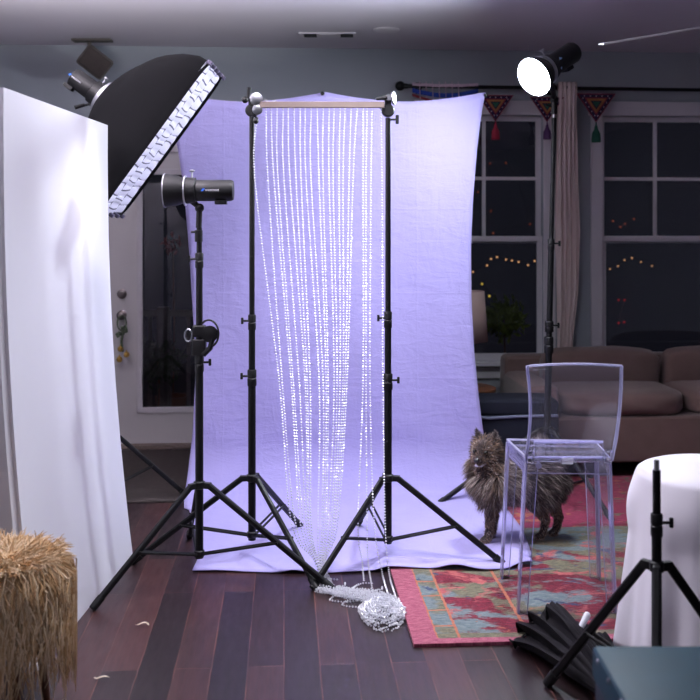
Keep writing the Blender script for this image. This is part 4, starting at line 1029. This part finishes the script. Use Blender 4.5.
# pennants with tassels
def pennant():
    t = thing('tasselled_pennant', None, 'pennant', (0, 0, 0), TH, 'embroidered triangle pennants on the curtain rod')
    f = MB(); w, h = .255, .185
    lay = [(1.0, 'r'), (.90, 'd'), (.60, 'r'), (.50, 'g'), (.30, 'd'), (.2, 'n')]
    for i, (s_, c) in enumerate(lay):
        cyy = -h * .36; y = -.003 - i * .0012
        tri = [(-w / 2, 0), (w / 2, 0), (0, -h)]; pts = [(x * s_, (z - cyy) * s_ + cyy) for x, z in tri]
        mi = {'r': 0, 'd': 1, 'g': 2, 'n': 3}[c]
        f.add([(x, y, z) for x, z in pts] + [(x, 0.002, z) for x, z in pts], [(0, 1, 2), (5, 4, 3), (0, 3, 4, 1), (1, 4, 5, 2), (2, 5, 3, 0)], mi)
    for k in range(15):   # stitched dots in the dark band
        e = k % 3; a = (k // 3 + .5) / 5; tri = [(-w / 2, 0), (w / 2, 0), (0, -h)]; p0, p1 = tri[e], tri[(e + 1) % 3]
        x = (p0[0] + (p1[0] - p0[0]) * a) * .75; z = (p0[1] + (p1[1] - p0[1]) * a + h * .36) * .75 - h * .36
        f.ball((x, -.0045, z), .0045, 6, 4, (1, .4, 1))
    tri_o = f.build('embroidered_triangle', [M['emb_red'], M['emb_dark'], M['emb_gold'], M['yarn_green'], M['emb_pale']], t, smooth=0, local=True)
    f = MB(); f.tube((0, -.003, -h + .002), (0, -.003, -h - .03), .005, .006, 8); f.ball((0, -.003, -h - .035), .012, 10)
    f.lathe([(-.125, .026), (-.122, .030), (-.07, .027), (-.045, .014), (-.02, .009)], (0, -.003, -h), (0, 0, 1), 14); f.build('tassel', M['yarn_green'], t, local=True)
    return t
pn = pennant()
for k, (px, py, colr, lab, s_) in enumerate(((596, 93.5, 'yarn_green', 'embroidered triangle pennant with a green tassel right of the curtain', 1.1), (495.5, 95, 'yarn_red', 'embroidered triangle pennant with a red tassel beside the corner of the backdrop', 1.0), (547, 97, 'yarn_purple', 'embroidered triangle pennant with a purple tassel behind the tall stand', .95))):
    o = pn if k == 0 else copy_tree(pn)
    q = W(px, py, .135); o.location = rm(q.x, q.y, q.z); o.scale = (s_, 1, s_); o['label'] = lab
    if k:
        for ch in o.children:
            if ch.name.startswith('tassel'): ch.data = ch.data.copy(); ch.data.materials[0] = M[colr]

# ------------------------------------------------------------------ things on the ceiling and high on the wall
Yv_ = 1.27 * 1000 / (230 - 34)
a, b = P(299, 34, Yv_), P(356, 34, Yv_)
vt = thing('ceiling_vent', 'white slotted air vent on the ceiling above the bead curtain', 'vent', ((a.x + b.x) / 2, Yv_, CEIL - .012))
c = Vector(((a.x + b.x) / 2, Yv_, CEIL - .005)); wv = b.x - a.x
f = MB(); f.box(c, (wv, .13, .010), bev=.003); f.build('frame', M['white_paint'], vt, smooth=0)
for sx in (-.30, .34):
    f = MB()
    for k in range(6): f.box(c + Vector((sx * wv, -.045 + k * .018, -.0055)), (wv * .22, .011, .004))
    f.build('slotted_grille', M['black_plastic'], vt, smooth=0)
f = MB(); f.box(c + Vector((0, 0, -.006)), (wv * .3, .10, .006), bev=.002); f.build('louvre', M['white_paint'], vt, smooth=0)
q = P(386, 29.5, 1.27 * 1000 / (230 - 29.5)); f = MB(); f.lathe([(0, .085), (-.006, .085), (-.013, .07), (-.015, .03)], (q.x, q.y, CEIL), (0, 0, 1), 28)
o = f.build('smoke_detector', M['white_paint'], loc=(q.x, q.y, CEIL - .03)); tag(o, 'round low white disc on the ceiling right of the vent', 'smoke detector')
# wall speaker in the corner
sp = W(95, 62, .28); sq = rm(sp.x, sp.y, sp.z)
ws = thing('wall_speaker', 'dark brown speaker tilted down from the ceiling at upper left', 'speaker', tuple(sq))
R = Matrix.Rotation(math.radians(38), 3, 'Y') @ Matrix.Rotation(.3, 3, 'Z')
f = MB(); f.box(sq, (.20, .15, .155), R, bev=.025); f.build('cabinet', M['speaker_rim'], ws)
f = MB(); f.box(sq + R @ Vector((0, -.072, 0)), (.175, .02, .13), R, bev=.008); f.build('grille', M['speaker'], ws)
f = MB(); a = sq + Vector((-.05, .05, .10)); f.tube(a, Vector((a.x, a.y, CEIL - .02)), .014, .014, 10); f.box((a.x + .02, a.y, CEIL - .008), (.26, .09, .014), bev=.004); f.build('bracket', M['speaker_rim'], ws)
# ceiling fan, only one blade tip reaches into view
Yf = 4.7; tip = P(601, 44.2, Yf); e2 = P(629, 40, Yf); hubx = tip.x + .62
fan = thing('ceiling_fan', 'white ceiling fan blade entering at the upper right edge', 'fan', (hubx, Yf, tip.z + .08))
hc = Vector((hubx, Yf, tip.z + .09))
f = MB(); f.lathe([(-.05, .05), (-.04, .09), (.03, .1), (.06, .06), (.08, .02)], hc); f.build('motor', M['white_paint'], fan)
f = MB(); f.tube(hc + Vector((0, 0, .07)), (hubx, Yf, CEIL - .01), .012); f.lathe([(0, .06), (.03, .05)], (hubx, Yf, CEIL - .035)); f.build('downrod', M['white_paint'], fan)
for k in range(3):
    an = PI + k * 2 * PI / 3; dv = Vector((math.cos(an), math.sin(an), 0)); sd = Vector((-dv.y, dv.x, -.175 if k == 0 else .14)).normalized()
    f = MB(); inn = hc + dv * .09; out = hc + dv * .62 + Vector((0, 0, -.09)); nn = dv.cross(sd).normalized() * .004
    q = [inn - sd * .03, inn + sd * .03, out + sd * .055, out - sd * .055]
    f.add([v + nn for v in q] + [v - nn for v in q], [(0, 1, 2, 3), (7, 6, 5, 4), (0, 4, 5, 1), (1, 5, 6, 2), (2, 6, 7, 3), (3, 7, 4, 0)]); f.build('blade', M['white_paint'], fan, smooth=0)

# ------------------------------------------------------------------ bottom right corner
f = MB()
conv = G(612, 690, .045)
rid = [(508, 640, .008, 0), (513, 641, .040, 1), (527, 634, .010, 0), (516, 622.5, .050, 1), (534, 623, .012, 0), (528, 611.5, .055, 1), (541, 617, .02, 0), (546, 606, .085, 1), (551, 602.5, .098, 1), (557, 603, .09, 1), (574, 622, .03, 0), (586, 624, .07, 1), (597, 634, .025, 0), (605, 632, .06, 1), (616, 650, .02, 0)]
ns, nb = 9, 16
cols = []
for i in range(len(rid) - 1):
    A_, B_ = rid[i], rid[i + 1]
    for k in range(ns):
        t = k / ns; tt = t * t * (3 - 2 * t) if A_[3] and B_[3] else (t ** 1.7 if (B_[3] == 1) else 1 - (1 - t) ** 1.7)
        cols.append(G(A_[0] + (B_[0] - A_[0]) * t, A_[1] + (B_[1] - A_[1]) * t, A_[2]) * (1 - tt) + G(A_[0] + (B_[0] - A_[0]) * t, A_[1] + (B_[1] - A_[1]) * t, B_[2]) * tt)
rings = []
for i, c in enumerate(cols):
    an = i / len(cols) * PI; e = conv + Vector((-.05 * math.cos(an), .05 * math.sin(an) - .02, .012 * math.sin(i * 2 * PI / ns)))
    row = [Vector((c.x, c.y, .015)) + (c - conv).normalized() * -.012, c.lerp(Vector((c.x, c.y, .015)), .3)]
    for k in range(nb + 1):
        b = k / nb; q = c.lerp(e, b); q.z += .03 * math.sin(PI * b) * (1 if c.z > .03 else .35) + .004 * math.sin(b * 9 + i * .7); row.append(q)
    row.append(Vector((e.x, e.y, .015))); rings.append(row)
f.ring_loft(rings, caps=False, closed=False)
o = f.build('black_cloth_bundle', M['bundle_fabric'], smooth=55, loc=tuple(G(565, 655)), thick=.004)
tag(o, 'heap of pleated black cloth lying on the front corner of the rug', 'cloth')
q = G(584, 621, .105); f = MB(); f.tube(q + Vector((-.014, -.012, -.018)), q + Vector((.014, .012, .016)), .010, .012, 12); f.ball(q + Vector((.014, .012, .016)), .012, 10)
o = f.build('white_peg', M['logo_white'], loc=tuple(q)); tag(o, 'small white plastic peg resting on the black cloth heap', 'peg')
# teal trunk
tx0, tx1, ty0, ty1, tz = .582, 1.06, 2.0, 2.41, .5
tt = thing('storage_trunk', 'glossy teal storage trunk at the bottom right corner', 'trunk', ((tx0 + tx1) / 2, (ty0 + ty1) / 2, 0))
cxx, cyy = (tx0 + tx1) / 2, (ty0 + ty1) / 2
f = MB(); f.box((cxx, cyy, .21), (tx1 - tx0 - .012, ty1 - ty0 - .012, .42), bev=.012); f.build('body', M['teal_dark'], tt)
f = MB(); f.box((cxx, cyy, .46), (tx1 - tx0, ty1 - ty0, .08), bev=.014); f.build('lid', M['teal'], tt)
f = MB()
for k in range(4): f.ball((tx0 + .004, ty0 + .05 + k * .1, .485), .008, 10)  # steel dots imitate glints of light along the lid edge
f.build('lid_glint', M['steel'], tt)
# white sheet over a stool
sc_ = Vector((1.30, 3.56, 0)); ht = .66
def sheet(a, b):
    an = 2 * PI * a
    if b < .22: k = b / .22; r = .27 * math.sin(k * PI / 2); z = ht - .035 * (k ** 3)
    else:
        k = (b - .22) / .78; r = .27 + .055 * k + .02 * k * math.sin(an * 9) + .008 * math.sin(an * 17 + 1) * k; z = (ht - .035) * (1 - k) + .004
        r += .02 * math.sin(PI * min(1, k * 3)) * (.5 + .5 * math.sin(an * 5))
    return sc_ + Vector((r * math.cos(an), r * math.sin(an), z))
f = MB(); f.grid(sheet, 120, 40); o = f.build('white_sheet', M['sheet_white'], smooth=180, loc=tuple(sc_), thick=.004)
tag(o, 'white sheet draped to the floor over a round seat at the right edge', 'sheet')

# ------------------------------------------------------------------ shaggy tan stool at the left edge
fs = thing('shaggy_stool', 'tan shaggy fur stool at the bottom left edge beside the white board', 'stool', (-1.07, 3.10, 0))
fc = Vector((-1.07, 3.10, 0))
f = MB(); f.lathe([(.30, .10), (.32, .16), (.42, .175), (.47, .15), (.49, .05)], fc, seg=28); cush = f.build('cushion', M['wool_tan'], fs)
for k in range(4):
    a = k * PI / 2 + .6; f = MB(); f.tube(fc + Vector((.13 * math.cos(a), .13 * math.sin(a), 0)), fc + Vector((.10 * math.cos(a), .10 * math.sin(a), .31)), .013, .017); f.build('leg', M['table_wood'], fs)
f = MB(); rg = random.Random(11)
for k in range(1900):
    a = rg.uniform(0, 2 * PI); z = rg.uniform(.30, .49); r = .15 + .03 * math.sin((z - .28) * 14); Ln = rg.uniform(.10, .30)
    q = fc + Vector((r * math.cos(a), r * math.sin(a), z)); dv = Vector((math.cos(a), math.sin(a), .3)); pts = [q]
    for i in range(4):
        dv = (dv * .6 + Vector((rg.gauss(0, .3), rg.gauss(0, .3), -.75))).normalized(); nq = pts[-1] + dv * Ln / 4; nq.z = max(.01, nq.z)
        rad = Vector((nq.x - fc.x, nq.y - fc.y, 0)); m_ = .215
        if rad.length > m_: rad = rad.normalized() * m_; nq.x, nq.y = fc.x + rad.x, fc.y + rad.y
        pts.append(nq)
    f.path(pts, [.0022, .0026, .0024, .0018, .0007], 4, k % 2)
for k in range(900):
    a = rg.uniform(0, 2 * PI); r = .15 * math.sqrt(rg.random()); q = fc + Vector((r * math.cos(a), r * math.sin(a), .488 - .012 * (r / .15) ** 2)); dv = Vector((math.cos(a) + rg.gauss(0, .5), math.sin(a) + rg.gauss(0, .5), .5)).normalized()
    f.path([q, q + dv * .03, q + dv * .055 + Vector((0, 0, -.004)), q + dv * .075 + Vector((0, 0, -.014))], [.0024, .0024, .0016, .0006], 4, k % 2)
o = f.build('fur_cover', [M['wool_tan'], M['wool_pale']], fs, smooth=60); o['kind'] = 'stuff'
# curled scraps on the boards
for (px, py, lab, bend) in ((142, 626.5, 'cream curled shaving on the dark boards, the one farther from the camera', .5), (102, 678.5, 'cream curled shaving on the dark boards nearest the left front', -.4)):
    q = G(px, py, .003); f = MB()
    f.path([q + Vector((.026 * math.cos(a) - .0, .010 * math.sin(a) * (1 if bend > 0 else -1), .004 + .008 * math.sin(a * 1.3) ** 2)) for a in np.linspace(.2, 2.8, 12)], [.001 + .004 * math.sin(PI * (k + .5) / 12) for k in range(12)], 6, 0, .4)
    o = f.build('shaving', M['shaving'], loc=tuple(q)); tag(o, lab, 'scrap', 'curled scraps on the floor')

# ------------------------------------------------------------------ lights
def light(name, typ, loc, energy, color=(1, 1, 1), direction=None, **kw):
    l = bpy.data.lights.new(name, typ); l.energy = energy; l.color = color
    for k, v in kw.items(): setattr(l, k, v)
    o = bpy.data.objects.new(name, l); COL.objects.link(o); o.location = loc
    if direction is not None: o.rotation_euler = Vector(direction).to_track_quat('-Z', 'Y').to_euler()
    return o
# flash tube in the left strobe's reflector, firing at the board
light('strobe_flash', 'SPOT', mnt + Vector((-.10, 0, 0)), 4, (.97, .96, 1), (-1, -.45, .05), spot_size=math.radians(150), spot_blend=.9, shadow_soft_size=.03)
# unseen fill lamps, added to brighten the room
light('camera_side_fill', 'AREA', (-.6, .6, 2.6), 16, (.86, .84, 1), (.1, .75, -.75), shape='DISK', size=1.0)  # added soft fill from above the camera, no real fixture
light('sweep_fill', 'AREA', (.1, 4.0, 2.74), 21, (.93, .92, 1), (0, .06, -1), shape='DISK', size=.5, spread=math.radians(105))  # added overhead fill that brightens the floor sweep
light('ceiling_fill', 'AREA', (-1.45, 3.7, 2.05), 185, (1, .96, 1), (.02, .10, 1), shape='DISK', size=.4, spread=math.radians(150))  # added lamp hidden behind the board to brighten the ceiling
# the lamp inside the softbox: its grid keeps the beam narrow
light('softbox_lamp', 'AREA', SC + n * .05, 5, (.95, .93, 1), n, shape='RECTANGLE', size=.55, size_y=.85, spread=math.radians(115))

w = bpy.data.worlds.new('night'); S.world = w; w.use_nodes = True
w.node_tree.nodes['Background'].inputs[0].default_value = (.005, .005, .008, 1); w.node_tree.nodes['Background'].inputs[1].default_value = 1.0
vs = S.view_settings; S.display_settings.display_device = 'sRGB'; vs.view_transform = 'Standard'; vs.look = 'None'; vs.exposure = .1; vs.gamma = 1; vs.use_curve_mapping = False
S.cycles.max_bounces = 10; S.cycles.transparent_max_bounces = 40; S.cycles.use_denoising = True; S.cycles.sample_clamp_indirect = 6
